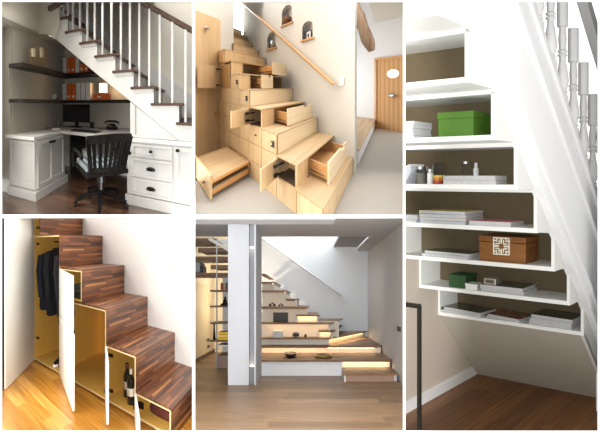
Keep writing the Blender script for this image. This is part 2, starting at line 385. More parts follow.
# dark board for the knee-space shadow, and waste bin
tag(G(R).box(.09, .115, .6, 1.05, .12, .70).build('knee_space_shade', BLACK, None, .01), 'tall black computer board added for the darkness under the desk beside the left cabinet', 'shading')  # thin black board stands in for the shadow under the desk
g = G(R, True).lathe(.34, .78, .18, [(.0, 0), (.10, .0), (.115, .15), (.13, .30), (.125, .30), (.1, .02), (0, .02)], 16)
tag(g.build('waste_basket', plain('bin_white', (.75, .75, .73), .5), None), 'round white waste basket in the knee space behind the office chair', 'waste basket')
# shelves in dark wood
for wz, lb in ((1.615, 'upper dark wooden corner shelf holding candle holders and binders'), (1.165, 'lower dark wooden corner shelf just above the monitor')):
    t = thing(R, 'corner_shelf', lb, 'shelf', (-.2, 1.0, wz), 'dark corner shelves above the desk')
    ue = .62 if wz > 1.5 else 1.02
    G(R).prism([(-.438, -.0), (-.2, -.0), (-.2, .98), (ue, .98), (ue, 1.268), (-.438, 1.268)], 'w', wz, wz+.05).build('board', M_blk, t, .004)
# binders
def binder(u, w0, m, lb, grp, wid=.075, h=.29):
    t = thing(R, 'binder', lb, 'binder', (u, 1.1, w0), grp)
    G(R).box(u, u+wid-.006, 1.03, 1.24, w0, w0+h).build('cover', m, t, .004)
    G(R).box(u+.018, u+wid-.024, 1.024, 1.03, w0+.04, w0+.08).build('label_holder', PAPER, t)
up = [('white', M_grey), ('orange', M_org), ('orange', M_org), ('white', M_grey), ('orange', M_org), ('orange', M_org)]
ul = ['leftmost white binder on the upper corner shelf', 'orange binder right of the white one on the upper shelf', 'second orange binder on the upper shelf', 'white binder between orange binders on the upper shelf', 'orange binder nearly hidden by the stairs on the upper shelf', 'last orange binder under the stair soffit on the upper shelf']
for i, (c, m) in enumerate(up):
    binder(-.33+.085*i, 1.665, m, ul[i], 'binders on the upper shelf', .08, .28 if i < 4 else .14)
lo = [('white', M_grey), ('orange', M_org), ('orange', M_org), ('white', M_grey), ('white', M_grey), ('white', M_grey)]
ll = ['leftmost white binder on the lower corner shelf', 'orange binder beside the leftmost white one on the lower shelf', 'orange binder left of three white ones on the lower shelf', 'white binder right of the orange pair on the lower shelf', 'middle one of the three white binders on the lower shelf', 'rightmost white binder on the lower shelf beside the orange box']
for i, (c, m) in enumerate(lo):
    binder(-.34+.093*i, 1.215, m, ll[i], 'binders on the lower shelf', .088, .28)
t = thing(R, 'storage_box', 'small orange box on the lower shelf under the stairs', 'box', (.36, 1.1, 1.215))
G(R).box(.26, .5, 1.03, 1.2, 1.215, 1.31).build('box', M_org, t, .004); G(R).box(.335, .395, 1.022, 1.03, 1.25, 1.275).build('label_holder', PAPER, t)
m, nt, b = new_mat('glowing_shade'); b.inputs['Base Color'].default_value = (1, .8, .5, 1); b.inputs['Emission Color'].default_value = (1, .72, .38, 1); b.inputs['Emission Strength'].default_value = 4
t = thing(R, 'table_lamp', 'small glowing table lamp standing on the orange box', 'lamp', (.4, 1.1, 1.31))
G(R).box(.36, .44, 1.07, 1.15, 1.31, 1.33).build('base', DARKMETAL, t); G(R).box(.352, .448, 1.06, 1.16, 1.335, 1.48).build('lamp_shade', m, t, .006)
# candle holders
for i, (u, v, h) in enumerate(((-.32, .31, .25), (-.31, .47, .30))):
    t = thing(R, 'candle_holder', ['shorter gold candle holder on the upper corner shelf', 'taller gold candle holder on the upper corner shelf'][i], 'candle holder', (u, v, 1.665), 'gold candle holders')
    G(R, True).lathe(u, v, 1.665, [(0, 0), (.05, 0), (.05, .012), (.012, .02), (.01, h*.5), (.0, h*.5)]).build('base', GOLD, t)
    G(R, True).lathe(u, v, 1.665+h*.5, [(.0, 0), (.045, .01), (.045, h*.5-.02), (.05, h*.5), (0, h*.5)]).build('cup', plain('pale_candle', (.66, .58, .4), .4), t)
    for q in range(3):
        a = q*2.09+.4; G(R).tube([(u+.05*math.cos(a), v+.05*math.sin(a), 1.675), (u+.05*math.cos(a), v+.05*math.sin(a), 1.665+h)], .005, 5).build('rod', GOLD, t)
# clock on the shelf
t = thing(R, 'desk_clock', 'small round desk clock left of the white binder on the lower shelf', 'clock', (-.38, .9, 1.215))
def disc(u, v, wz, r, th, n=18): return G(R, True).rings([[(u+math.cos(a)*r, v-d, wz+math.sin(a)*r) for a in (2*math.pi*k/n for k in range(n))] for d in (0, th)])
disc(-.40, .93, 1.275, .055, .03).build('case', CHROME, t); disc(-.40, .899, 1.275, .044, .004).build('dial', PAPER, t)
G(R).box(-.403, -.397, .892, .895, 1.275, 1.305).build('hand', BLACK, t)
# monitor, keyboard, phone, papers
t = thing(R, 'monitor', 'black flat monitor on the corner of the office desk', 'monitor', (-.05, 1.05, .762))
G(R).box(-.33, .19, 1.03, 1.06, .845, 1.145).build('screen', BLACK, t, .006)
G(R).box(-.315, .175, 1.026, 1.03, .865, 1.13).build('glass', plain('screen_glass', (.01, .011, .014), .15), t)
G(R).box(-.1, -.04, 1.06, 1.08, .77, .95).build('stand', BLACK, t); G(R).box(-.18, .04, .98, 1.12, .762, .775).build('foot', BLACK, t, .004)
t = thing(R, 'speaker', 'small black desk speaker right of the monitor', 'speaker', (.23, 1.05, .762))
G(R).box(.215, .265, 1.0, 1.06, .762, .86).build('body', BLACK, t, .006)
disc(.24, 1.0, .82, .017, .006).build('driver', DARKMETAL, t)
t = thing(R, 'keyboard', 'dark slim keyboard lying on the desk before the monitor', 'keyboard', (.4, .6, .762))
G(R).rbox(.33, .64, .762, .78, .22, .065, -6).build('body', DARKMETAL, t, .004)
g = G(R)
for i in range(12):
    for j in range(4):
        g.rbox(.33-.19+i*.034+j*.002, .64+.045-j*.03-i*.0036, .78, .785, .013, .011, -6)
g.build('keys', BLACK, t)
t = thing(R, 'telephone', 'black old-fashioned telephone on the desk under the stairs', 'telephone', (.56, 1.05, .762))
G(R, True).lathe(.57, 1.05, .762, [(0, 0), (.1, 0), (.1, .02), (.06, .07), (.05, .085), (0, .085)], 12).build('body', BLACK, t)
disc(.57, .985, .80, .035, .01).build('dial', CHROME, t)
G(R, True).tube([(.46, 1.05, .85), (.47, 1.05, .87), (.51, 1.05, .885), (.63, 1.05, .885), (.67, 1.05, .87), (.68, 1.05, .85)], .017).build('handset', BLACK, t)
G(R, True).tube([(.47, 1.02, .775), (.42, .95, .77), (.38, .98, .77), (.35, 1.05, .77)], .006, 5).build('cord', BLACK, t)
tag(G(R).rbox(-.2, .68, .762, .775, .06, .045, 20).build('notepad', PAPER, None), 'small white notepad lying on the left end of the desk', 'notepad')
tag(G(R).rbox(-.29, .6, .762, .79, .05, .03, 35).build('stapler', plain('brown_leather', (.10, .06, .04), .6), None, .006), 'small brown stapler lying on the desk above the left cabinet', 'stapler')
t = thing(R, 'glass_tumbler', 'small dark drinking glass left of the monitor', 'glass', (-.36, .98, .762))
G(R, True).lathe(-.38, .98, .762, [(0, 0), (.03, 0), (.035, .1), (.03, .1), (.026, .01), (0, .01)]).build('cup', plain('smoked_glass', (.2, .19, .17), .1), t)
# office chair, back towards us
G.turn = (.72, .27, 46, .03, .0)
DU = .0
t = thing(R, 'office_chair', 'black slat-back swivel office chair pushed up to the desk, seen from behind', 'chair', (.72, .25, 0))
M_ch = wood('chair_black', (.006, .005, .005), (.014, .012, .011), 'w', rough=.9); M_ch.node_tree.nodes['Principled BSDF'].inputs['Specular IOR Level'].default_value = .1
cu, cv = .72, .27
def arc(u0, u1, v, w0, w1, dep, bow, th, n=8):    # bowed back rail
    rg = []
    for i in range(n+1):
        s = i/n; u = u0+(u1-u0)*s; vv = v-dep*math.sin(math.pi*s)
        wz = (w1-w0); c = w0+bow*math.sin(math.pi*s)
        rg.append([(u, vv, c), (u, vv+th, c), (u, vv+th, c+wz), (u, vv, c+wz)])
    return G(R).rings(rg)
arc(.47, .97, .03, .745, .83, .07, .02, .03).build('top_rail', M_ch, t, .006)
arc(.53, .91, .10, .44, .48, .05, 0, .03).build('lower_rail', M_ch, t)
for i in range(7):
    s = (i+.5)/7; ua = .55+.34*s; ub = .50+.44*s; d1 = .05*math.sin(math.pi*s); d2 = .07*math.sin(math.pi*s)
    G(R).hexa([(ua-.016, .11-d1, .46), (ua+.016, .11-d1, .46), (ua+.016, .125-d1, .46), (ua-.016, .125-d1, .46), (ub-.018, .04-d2, .76), (ub+.018, .04-d2, .76), (ub+.018, .055-d2, .76), (ub-.018, .055-d2, .76)]).build('slat', M_ch, t)
for a, b_ in ((.535, .475), (.905, .965)):
    G(R).hexa([(a-.02, .10, .42), (a+.02, .10, .42), (a+.02, .135, .42), (a-.02, .135, .42), (b_-.022, .03, .80), (b_+.022, .03, .80), (b_+.022, .065, .80), (b_-.022, .065, .80)]).build('back_post', M_ch, t, .004)
G(R).box(.47, .97, .10, .56, .38, .43).build('seat', M_ch, t, .015)
G(R).box(.49, .95, .14, .54, .43, .49).build('cushion', striped('cushion_stripes', (.35, .4, .42), (.06, .09, .11), 14, 0), t, .02)
for u in (.43, .985):
    G(R, True).tube([(u, .1, .60), (u, .25, .63), (u, .42, .62), (u, .46, .58), (u, .45, .42)], .02, 7).build('armrest', M_ch, t)
G(R, True).lathe(cu, .3, .09, [(0, 0), (.03, 0), (.03, .15), (.045, .16), (.045, .27), (.12, .29), (0, .29)], 12).build('column', BLACK, t)
for q in range(5):
    a = q*2*math.pi/5+.5; x, y = math.cos(a), math.sin(a)
    lg = G(R, True).tube([(cu, .3, .14), (cu+x*.15, .3+y*.15, .12), (cu+x*.3, .3+y*.3, .065)], .032, 7, .02).build('leg', M_ch, t)
    G(R, True).tube([(cu+x*.3-.015, .3+y*.3, .028), (cu+x*.3+.015, .3+y*.3, .028)], .027, 10).build('caster', BLACK, lg)
G.turn = None
# ================================================================== STORAGE STEPS (top middle)
R = STE
M_ply = wood('pale_plywood', (.60, .41, .21), (.71, .52, .30), 'w', .7, .5)
M_plyu = wood('pale_plywood_flat', (.44, .29, .14), (.64, .45, .25), 'v', .7, .45)
M_lite = wood('bright_plywood', (.74, .58, .36), (.82, .67, .45), 'v', .7, .5)
M_in = wood('drawer_wood', (.55, .28, .10), (.68, .38, .15), 'v', .8, .5)
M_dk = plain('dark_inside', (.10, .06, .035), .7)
M_plw = plain('plaster_white', (.66, .65, .60), .85, var=.015, scale=3)
M_con = plain('grey_concrete', (.40, .375, .34), .55, var=.12, scale=2.2)
struct(G(R).box(-2.2, 3.5, -2.6, 3.0, -.05, 0), 'floor', M_con)
# plaster wall with three arched niches
g = G(R)
def arch(u0, u1, w0, w1, n=7):
    r = (u1-u0)/2; c = (u0+u1)/2; k = w1-r
    return [(u0, w0)]+[(c-r*math.cos(math.pi*i/n), k+r*math.sin(math.pi*i/n)) for i in range(n+1)]+[(u1, w0)]
NI = [(-1.27, -1.02, 2.36, 2.72), (-1.70, -1.43, 1.98, 2.33), (-.80, -.60, 1.96, 2.26)]
# front skin built as strips round the niches so that the niches are real recesses
def wall_strip(u0, u1, w0, w1): g.box(u0, u1, 0, .04, w0, w1)
us = sorted({-2.68, .0, *[x for n_ in NI for x in n_[:2]]})
for a, b_ in zip(us, us[1:]):
    hs = [n_ for n_ in NI if n_[0] <= a+1e-6 and n_[1] >= b_-1e-6]
    if not hs: wall_strip(a, b_, 0, 6.0)
    else:
        n_ = hs[0]; wall_strip(a, b_, 0, n_[2]); P = arch(*n_); top = 6.0
        pts = [p for p in P if a-1e-6 <= p[0] <= b_+1e-6][1:-1]
        g.prism([(n_[0], top)]+pts+[(n_[1], top)], 'v', 0, .04)
g.box(-2.68, 0, .10, .13, 0, 6.0)
g.box(-.04, 0, .04, .10, 0, 6.0)
struct(g, 'wall_back', M_plw)
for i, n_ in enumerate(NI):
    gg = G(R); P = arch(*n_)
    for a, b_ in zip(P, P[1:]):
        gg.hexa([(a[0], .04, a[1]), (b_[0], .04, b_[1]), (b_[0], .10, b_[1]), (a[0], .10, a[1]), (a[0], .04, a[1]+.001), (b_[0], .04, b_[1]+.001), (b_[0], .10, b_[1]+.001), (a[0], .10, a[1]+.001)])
    struct(gg, 'wall_back', plain('niche_plaster_lit', (.85, .85, .83), .8))  # paler than the wall: light put into the niche colour
    tag(G(R).box(n_[0]-.02, n_[1]+.02, -.025, .10, n_[2]-.03, n_[2]).build('niche_sill', M_in, None), ['wooden sill of the top wall niche with the dark bowl', 'wooden sill of the lowest-left wall niche below the handrail', 'wooden sill of the wall niche holding a picture frame'][i], 'sill', 'sills of the arched niches')
u, w0 = -1.145, 2.36
t = thing(R, 'woven_bowl', 'brown round bowl in the topmost arched wall niche', 'bowl', (u, .02, w0))
G(R, True).lathe(u, .02, w0, [(0, 0), (.05, 0), (.10, .05), (.105, .1), (.09, .1), (.05, .02), (0, .015)]).build('bowl', plain('woven_brown', (.18, .09, .05), .8, bump=.4, scale=60), t)
G(R, True).lathe(u, .02, w0+.06, [(0, 0), (.08, .02), (.07, .07), (.03, .11), (0, .115)]).build('contents', plain('dried_leaves', (.12, .07, .05), .9, bump=.5, scale=80), t)
t = thing(R, 'silver_vase', 'small silver vase in the arched niche left below the handrail', 'vase', (-1.56, .03, 1.98))
G(R, True).lathe(-1.55, .03, 1.98, [(0, 0), (.04, 0), (.06, .05), (.05, .12), (.025, .17), (.035, .2), (0, .2)]).build('body', CHROME, t)
t = thing(R, 'picture_frame', 'small black picture frame in the arched niche right of the handrail', 'picture frame', (-.7, .09, 1.96))
G(R).box(-.755, -.645, .05, .065, 1.96, 2.12).build('frame', BLACK, t, .003); G(R).box(-.74, -.66, .046, .05, 1.98, 2.10).build('print', PAPER, t)
G(R).box(-.72, -.69, .0455, .046, 2.0, 2.06).build('figure', DARKMETAL, t)
# handrail
t = thing(R, 'wall_handrail', 'round pale wooden handrail descending the plaster wall', 'handrail', (-1.4, -.05, 2.2))
G(R, True).tube([(-2.75, -.06, 3.52), (-.25, -.06, 1.19)], .026, 12).build('rail', wood('rail_wood', (.58, .32, .13), (.7, .42, .2), 'u'), t)
for u, wz in ((-.42, 1.34), (-1.3, 2.16), (-2.2, 3.0)): G(R).tube([(u, -.06, wz), (u, .0, wz-.03)], .012).build('bracket', CHROME, t)
t = thing(R, 'light_switch', 'white light switch on the plaster wall right of the handrail end', 'switch', (-.2, -.01, 1.2))
G(R).box(-.19, -.13, -.012, 0, 1.17, 1.29).build('plate', plain('switch_white', (.9, .9, .88), .4), t, .003); G(R).box(-.172, -.148, -.016, -.012, 1.21, 1.25).build('rocker', WHITE, t)
# left wall with the tall door and the stair opening
struct(G(R).box(-2.1, -2.02, -2.6, -.62, 0, 6.0), 'wall_left', M_plw)
struct(G(R).box(-2.1, -2.02, -.62, 0, 4.2, 6.0), 'wall_left', M_plw)
t = thing(R, 'door_1', 'x', 'door', (-2.0, -1.4, 0)); del t['category']; t['kind'] = 'structure'; t['label'] = 'tall pale wooden door at the left of the storage stairs'
G(R).box(-2.02, -1.975, -2.2, -.895, 0, 2.38).build('door_leaf', M_ply, t, .003)
G(R, True).rings([[(-1.975+d, -1.13+math.cos(a)*r, 2.13+math.sin(a)*r) for a in (2*math.pi*k/14 for k in range(14))] for r, d in ((.03, 0), (.03, .006), (.012, .03), (.03, .05), (.02, .06))]).build('door_knob', CHROME, t)
G(R).box(-1.975, -1.968, -1.0, -.96, .62, .72).build('door_pull', M_in, t)
# bright end wall and window beyond the opening
struct(G(R).box(-3.9, -3.8, -2.5, 2.5, 0, 6.5), 'wall_end', plain('bright_plaster', (.85, .85, .83), .8))
m, nt, b = new_mat('window_daylight'); b.inputs['Emission Color'].default_value = (.95, .98, 1, 1); b.inputs['Emission Strength'].default_value = 2.5; b.inputs['Base Color'].default_value = (.8, .8, .8, 1)
t = bpy.data.objects.new('window_1', None); C.objects.link(t); t.location = R.p(-3.8, -.3, 2.4); t['kind'] = 'structure'; t['label'] = 'bright window at the head of the storage stairs'
G(R).box(-3.8, -3.78, -1.6, 1.4, 2.4, 5.8).build('window_pane', glow('stair_window_daylight', (.97, .99, 1), 7), t)
G(R).box(-3.78, -3.74, -1.65, -1.6, 2.35, 5.8).build('window_frame', WHITE, t)
# the storage staircase
t = thing(R, 'storage_staircase', 'pale plywood staircase built of cupboards and drawers, several standing open', 'staircase', (-.9, -.5, 0))
U = lambda k: -.03-.245*(k-1)
T = lambda k: .2245*k
def pull(parent, u, v, wz, face='v'):
    g = G(R)
    if face == 'v': g.box(u-.008, u+.008, v-.012, v, wz-.03, wz+.03).box(u-.022, u+.022, v-.02, v-.01, wz-.03, wz-.018).box(u-.022, u+.022, v-.02, v-.01, wz+.018, wz+.03)
    g.build('latch', DARKMETAL, parent)
for k in range(1, 13):
    u1 = U(k); u0 = U(k+1); vl = -.93 if k <= 8 else -.64
    w0 = 0 if k <= 8 else T(k)-.6
    hollow = k in (2, 4, 7); dr = k in (2, 4, 6, 7)
    if not (hollow or dr):
        c = G(R).box(u0, u1, vl, -.002, w0, T(k)-.02).build('carcass', M_ply if k != 8 else M_ply, t)
    else:
        g = G(R).box(u0, u1, vl, -.002, w0, T(k-1))        # lower solid cells
        g.box(u0, u0+.012, vl, -.002, T(k-1), T(k)-.02)    # back
        g.box(u0, u1, -.03, -.002, T(k-1), T(k)-.02)
        if hollow:
            g.box(u0, u1, vl+.19, vl+.21, T(k-1), T(k)-.02)
            g.box(u1-.02, u1, vl, vl+.21, T(k-1), T(k)-.02)
        else: g.box(u0, u1, vl, -.75, T(k-1), T(k)-.02)
        g.build('carcass', M_ply, t)
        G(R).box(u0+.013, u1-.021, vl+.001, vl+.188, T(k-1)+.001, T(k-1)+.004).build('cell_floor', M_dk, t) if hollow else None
    tr = G(R).box(u0-.005, u1+.012, vl-.008, -.002, T(k)-.02, T(k)).build('tread', M_plyu, t, .003)
    if k in (1, 3, 5, 8) or k > 8:
        G(R).box(u1, u1+.008, vl+.004, -.004, T(k-1)+.003 if k > 1 else .01, T(k)-.022).build('riser_panel', M_lite if k in (3, 5) else M_ply, t, .002)
# side cabinet fronts (v = -.93 face) in a grid with thin gaps
cells = []
for k in range(1, 9):
    for j in range(0, k):
        top = T(j+1)-.02 if j == k-1 else T(j+1)
        if (k in (2, 4) and j == k-1): continue
        if k in (7, 8) and j in (5, 6): 
            continue
        if k >= 5 and j == 0: continue
        cells.append((k, j, top))
for k, j, top in cells:
    f = G(R).box(U(k+1)+.003, U(k)-.003, -.942, -.93, T(j)+.003, top-.003).build('cabinet_door', M_ply, t, .0015)
    if (k, j) in ((1, 0),): continue
    if (k, j) in ((3, 2), (5, 4), (6, 5)): pull(f, U(k)-.05, -.942, (T(j)+top)/2)
    elif (k, j) in ((4, 2),): G(R, True).lathe(U(k)-.1, -.95, T(j)+.11, [(.003, 0), (.012, .005), (.012, .015), (.003, .02)]).build('knob', DARKMETAL, f)
# opened cupboard doors
def side_door(hu, w0, w1, length, deg, hinges=True):
    a = math.radians(deg); dx, dy = math.cos(a), math.sin(a)
    x2, y2 = hu+dx*length, -.94+dy*length; nx, ny = -dy*.018, dx*.018
    d = G(R).hexa([(hu, -.94, w0), (x2, y2, w0), (x2+nx, y2+ny, w0), (hu+nx, -.94+ny, w0), (hu, -.94, w1), (x2, y2, w1), (x2+nx, y2+ny, w1), (hu+nx, -.94+ny, w1)]).build('cupboard_door', M_ply, t, .002)
    for wz in (w0+.05, w1-.05):
        g = G(R).tube([(hu+.022, -1.0, wz), (hu+.05, -.95, wz), (hu+.06, -.90, wz)], .010, 6)
        g.rbox(hu+.03, -.99, wz-.016, wz+.016, .012, .02, 0)
        g.build('hinge', DARKMETAL, d)
    return d
side_door(U(3)+.0, T(1)+.005, T(2)-.025, .235, -86)
side_door(U(5)+.0, T(3)+.005, T(4)-.025, .25, -90)
side_door(-1.90, T(5)+.01, T(6)+.16, .34, -92)
# opening behind the uppermost side door
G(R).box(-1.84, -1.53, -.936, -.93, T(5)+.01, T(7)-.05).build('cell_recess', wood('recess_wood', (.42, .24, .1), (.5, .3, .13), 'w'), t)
# pulled-out drawers towards the right
def front_drawer(k, v0, v1, out, w0, w1, notch=True):
    u = U(k)+out; p = .018
    g = G(R).box(u-p, u, v0, v1, w0, w1-.035)
    if notch:
        g.box(u-p, u, v0, v0+(v1-v0)*.62, w1-.035, w1).box(u-p, u, v0+(v1-v0)*.80, v1, w1-.035, w1)
    else: g.box(u-p, u, v0, v1, w1-.035, w1)
    f = g.build('drawer', M_lite, t)
    b0 = U(k)-.2
    g = G(R).box(b0, u-p, v0+.015, v1-.015, w0+.02, w0+.03).box(b0, u-p, v0+.015, v0+.03, w0+.02, w1-.05).box(b0, u-p, v1-.03, v1-.015, w0+.02, w1-.05).box(b0, b0+.01, v0+.015, v1-.015, w0+.02, w1-.05)
    g.build('drawer_box', M_in, f)
    G(R).box(U(k)+.0, u-p-.03, v0+.008, v0+.015, w0+.05, w0+.065).build('runner', CHROME, f)
front_drawer(2, -.70, -.09, .205, T(1)+.005, T(2)-.01)
front_drawer(4, -.70, -.09, .205, T(3)+.005, T(4)-.01)
front_drawer(6, -.66, -.42, .16, T(5)+.005, T(6)-.01)
front_drawer(7, -.42, -.05, .40, T(6)+.01, T(7)-.01, False)
# the low drawer standing open to the left on the floor
f = G(R).box(-1.62, -.97, -1.42, -1.40, .03, .27).build('floor_drawer', M_ply, t, .003)
g = G(R).box(-1.60, -.99, -1.40, -.95, .05, .062).box(-1.60, -1.585, -1.40, -.95, .05, .20).box(-1.005, -.99, -1.40, -.95, .05, .11).box(-1.60, -.99, -.97, -.95, .05, .2)
g.build('drawer_box', M_in, f)
G(R).box(-1.58, -1.01, -1.395, -.975, .19, .20).build('lid', M_plyu, f)
G(R).box(-1.005, -.99, -1.40, -.95, .17, .20).build('side_rail', M_in, f)
G(R).box(-1.0, -.985, -1.38, -.94, .115, .13).build('runner', CHROME, f)
G(R, True).lathe(-1.12, -1.435, .13, [(.003, 0), (.013, .006), (.013, .018), (.003, .024)]).build('knob', DARKMETAL, f)
# hallway at the right
struct(G(R).box(-2.0, 3.5, 2.6, 2.7, 0, 6.0), 'wall_hall', plain('hall_white', (.74, .74, .74), .8, var=.01))
t = thing(R, 'raised_floor', 'pale wooden raised floor in the hallway beside the plaster wall', 'platform', (-.5, 1.4, 0))
G(R).box(-1.6, 0, .22, 2.58, .02, .22).build('kick_board', WHITE, t); G(R).box(-1.6, .01, .22, 2.58, .22, .245).build('boards', M_plyu, t)
t = bpy.data.objects.new('window_2', None); C.objects.link(t); t.location = R.p(-1.6, 1.5, .3); t['kind'] = 'structure'; t['label'] = 'bright low window beside the raised hallway floor'
G(R).box(-1.62, -1.6, .3, 2.5, .5, 1.9).build('window_pane', m, t)
struct(G(R).box(-1.75, -1.63, .2, 2.6, 0, 6.0), 'wall_hall', M_plw)
t = bpy.data.objects.new('door_2', None); C.objects.link(t); t.location = R.p(.5, 2.58, 0); t['kind'] = 'structure'; t['label'] = 'plank entrance door with a round window at the hall end'
M_dr = staves('hall_door_wood', [(0, (.42, .2, .06)), (.5, (.6, .34, .13)), (1, (.72, .48, .24))], 9, .07, 'v', .5)
M_dr = striped('x', (.6, .34, .14), (.5, .26, .09), 11, 0); M_dr.name = 'hall_door_planks'
# leaf with a round hole
n = 24; cu, cw, rr = .37, 1.5, .115
g = G(R); U0, U1, W0, W1 = .03, 1.3, 0, 1.9
ring = [(cu+rr*math.cos(2*math.pi*i/n), cw+rr*.95*math.sin(2*math.pi*i/n)) for i in range(n)]
def edgept(a):
    x, y = math.cos(a), math.sin(a)
    s = min(((U1-cu)/x if x > 0 else (U0-cu)/x) if abs(x) > 1e-6 else 1e9, ((W1-cw)/y if y > 0 else (W0-cw)/y) if abs(y) > 1e-6 else 1e9)
    return (cu+x*s, cw+y*s)
outr = [edgept(2*math.pi*i/n) for i in range(n)]
for i in range(n):
    j = (i+1) % n; pts = [ring[i], outr[i]]
    a, b_ = outr[i], outr[j]
    if abs(a[0]-b_[0]) > 1e-6 and abs(a[1]-b_[1]) > 1e-6:
        pts.append((a[0], b_[1]) if (abs(a[0]-U0) < 1e-6 or abs(a[0]-U1) < 1e-6) else (b_[0], a[1]))
    pts += [b_, ring[j]]
    g.prism(pts, 'v', 2.54, 2.58)
g.build('door_leaf', M_dr, t)
G(R, True).rings([[(x, 2.57, y) for x, y in ring], [(x, 2.575, y) for x, y in ring]]).build('round_pane', m, t)
G(R).box(-.02, .03, 2.52, 2.6, 0, 1.95).box(-.02, 1.3, 2.52, 2.6, 1.9, 1.95).build('door_frame', M_in, t)
G(R, True).rings([[(.35+math.cos(a)*r, 2.54-d, .93+math.sin(a)*r) for a in (2*math.pi*k/14 for k in range(14))] for r, d in ((.07, 0), (.07, .01), (.025, .03), (.045, .08), (.02, .1))]).build('door_knob', CHROME, t)
# rough beam, ceiling panel
def beam():
    g = G(R, True); rg = []; random.seed(3)
    for i in range(15):
        s = i/14; u = -.30+.42*s; wz = 3.15-1.42*s; v = .6
        r = .078*(1+.06*math.sin(i*1.7)) if i < 13 else (.07 if i == 13 else .045)
        rg.append([(u+math.cos(a)*r*(1+random.uniform(-.07, .07)), v+math.sin(a)*r*.8, wz+math.cos(a)*r*.25) for a in (2*math.pi*k/12 for k in range(12))])
    return g.rings(rg)
tag(beam().build('roof_brace', wood('rough_log', (.26, .15, .09), (.46, .31, .2), 'w', 1.2, .8), None), 'rough brown log brace slanting down in the hallway', 'beam')
struct(G(R).box(.0, 3.5, 1.4, 2.6, 2.95, 3.0), 'ceiling', M_plw)
tag(G(R).box(.05, 2.5, .9, 1.9, 2.98, 3.04).build('ceiling_board', M_in, None), 'orange wooden ceiling board above the hallway door', 'ceiling board')
l = bpy.data.lights.new('stair_top_fill', 'POINT'); l.energy = 45; l.color = (1, .97, .92); l.shadow_soft_size = 0  # added unseen point fill to brighten the upper treads
o = bpy.data.objects.new('stair_top_fill', l); C.objects.link(o); o.location = R.p(-1.1, -.45, 3.2)
# ================================================================== SHELVES UNDER THE STAIRS (right)
R = SHE
M_sw = plain('shelf_white', (.80, .80, .76), .45, var=.01)
M_bk = plain('shelf_brown_back', (.118, .09, .05), .8, var=.08, scale=14)
M_f3 = staves('shelf_floor_wood', [(0, (.13, .05, .015)), (.5, (.19, .08, .024)), (1, (.27, .12, .038))], 1.6, .13, 'v', .35, seam=.75)
M_w3 = plain('warm_beige_wall', (.60, .52, .44), .85, var=.01)
M_w4 = plain('grey_beige_panel', (.53, .49, .41), .7, var=.01)
struct(G(R).box(-.6, 2.5, -2.2, 1.0, -.05, 0), 'floor', M_f3)
struct(G(R).box(-.1, -.003, -2.4, 1.0, 0, 3.2), 'wall_left', M_w3)
struct(G(R).box(-.002, .014, -2.4, -.0, 0, .065), 'baseboard_left', WHITE)
struct(G(R).box(-.1, 4.5, .9, 1.0, 0, 5.0), 'wall_back', plain('bright_back_wall', (.95, .95, .95), .8, var=.01))
t = bpy.data.objects.new('wall_glow', None); C.objects.link(t); t.location = R.p(2.2, .9, .5); t['kind'] = 'structure'; t['label'] = 'added glowing pane standing for the bright white wall behind the balusters'
G(R).box(.06, 1.6, .86, .88, 1.0, 5.0).build('window_pane', glow('white_wall_glow', (1, 1, 1), 1.0), t)  # added glowing sheet that whitens the backdrop; no window there
G(R).box(.02, .06, .84, .9, 1.0, 5.0).build('window_frame', WHITE, t)  # edge strip of the added glowing sheet
FR = lambda k: -.456-.198*k
WB = lambda k: .512+.208*k
t = thing(R, 'understair_shelf_unit', 'white stepped open shelving with brown backs built under the staircase', 'shelf unit', (.5, -.5, .5))
for k in range(0, 7):
    f, wz = FR(k), WB(k)
    g = G(R).box(0, .996, f, f+.22, wz, wz+.022)
    g.box(0, .016, f, f+.21, wz+.02, wz+.21).box(.978, .996, f, f+.21, wz+.02, wz+.21)
    g.box(0, .996, f+.0, f+.21, wz+.19, wz+.21)
    g.box(.978, .996, f+.21, min(.05, (.90-(wz+.21))/1.083), wz, wz+.21)
    c = g.build('shelf_box', M_sw, t, .0015)
    G(R).box(.016, .978, f+.2, f+.215, wz+.02, wz+.19).build('back_panel', M_bk, c or t)
G(R).box(0, .996, FR(7), FR(7)+.39, WB(7), WB(7)+.5).build('shelf_box', M_sw, t)
g = G(R).prism([(-.456, .521), (-.43, .521), (.02, 0), (0, 0)], 'u', .0, .996)
g.build('soffit_panel', M_w4, t)
G(R).prism([(-.456, .512), (.0, 0), (.15, 0), (.15, .6), (-.30, .72), (-.25, .512)], 'u', .978, .996).build('side_panel', M_sw, t)
# staircase string
t = thing(R, 'staircase', 'white moulded stair string sloping down beside the open shelves', 'staircase', (1.0, 0, 0))
def band(a, b_, u0, u1, nm, mt=WHITE, bev=0):   # strip of the string between offsets a..b (0 = lower edge, 1 = upper edge)
    lo = lambda v: .165-1.095*v
    hi = lambda v: .915-1.083*v
    q = lambda s, v: lo(v)+(hi(v)-lo(v))*s
    return G(R).prism([(-2.6, q(a, -2.6)), (.45, q(a, .45)), (.45, q(b_, .45)), (-2.6, q(b_, -2.6))], 'u', u0, u1).build(nm, mt, t, bev)
M_str = plain('string_white', (.9, .9, .9), .5, var=.005)
band(0, 1, .975, 1.02, 'string_board', M_str)
for a, b_, d in ((-.01, .07, .022), (.07, .12, .012), (.12, .17, .03), (.17, .2, .015), (.70, .735, .02), (.735, .755, .01), (.96, 1.02, .02)):
    band(a, b_, 1.02, 1.02+d, 'string_moulding', M_str, .003)
G(R).box(.975, 1.01, -.2, .4, 0, .38).build('string_foot', M_str, t)
t = thing(R, 'stair_railing', 'white turned balusters and handrail on the stairs above the open shelves', 'railing', (1.0, -.8, 1.7))
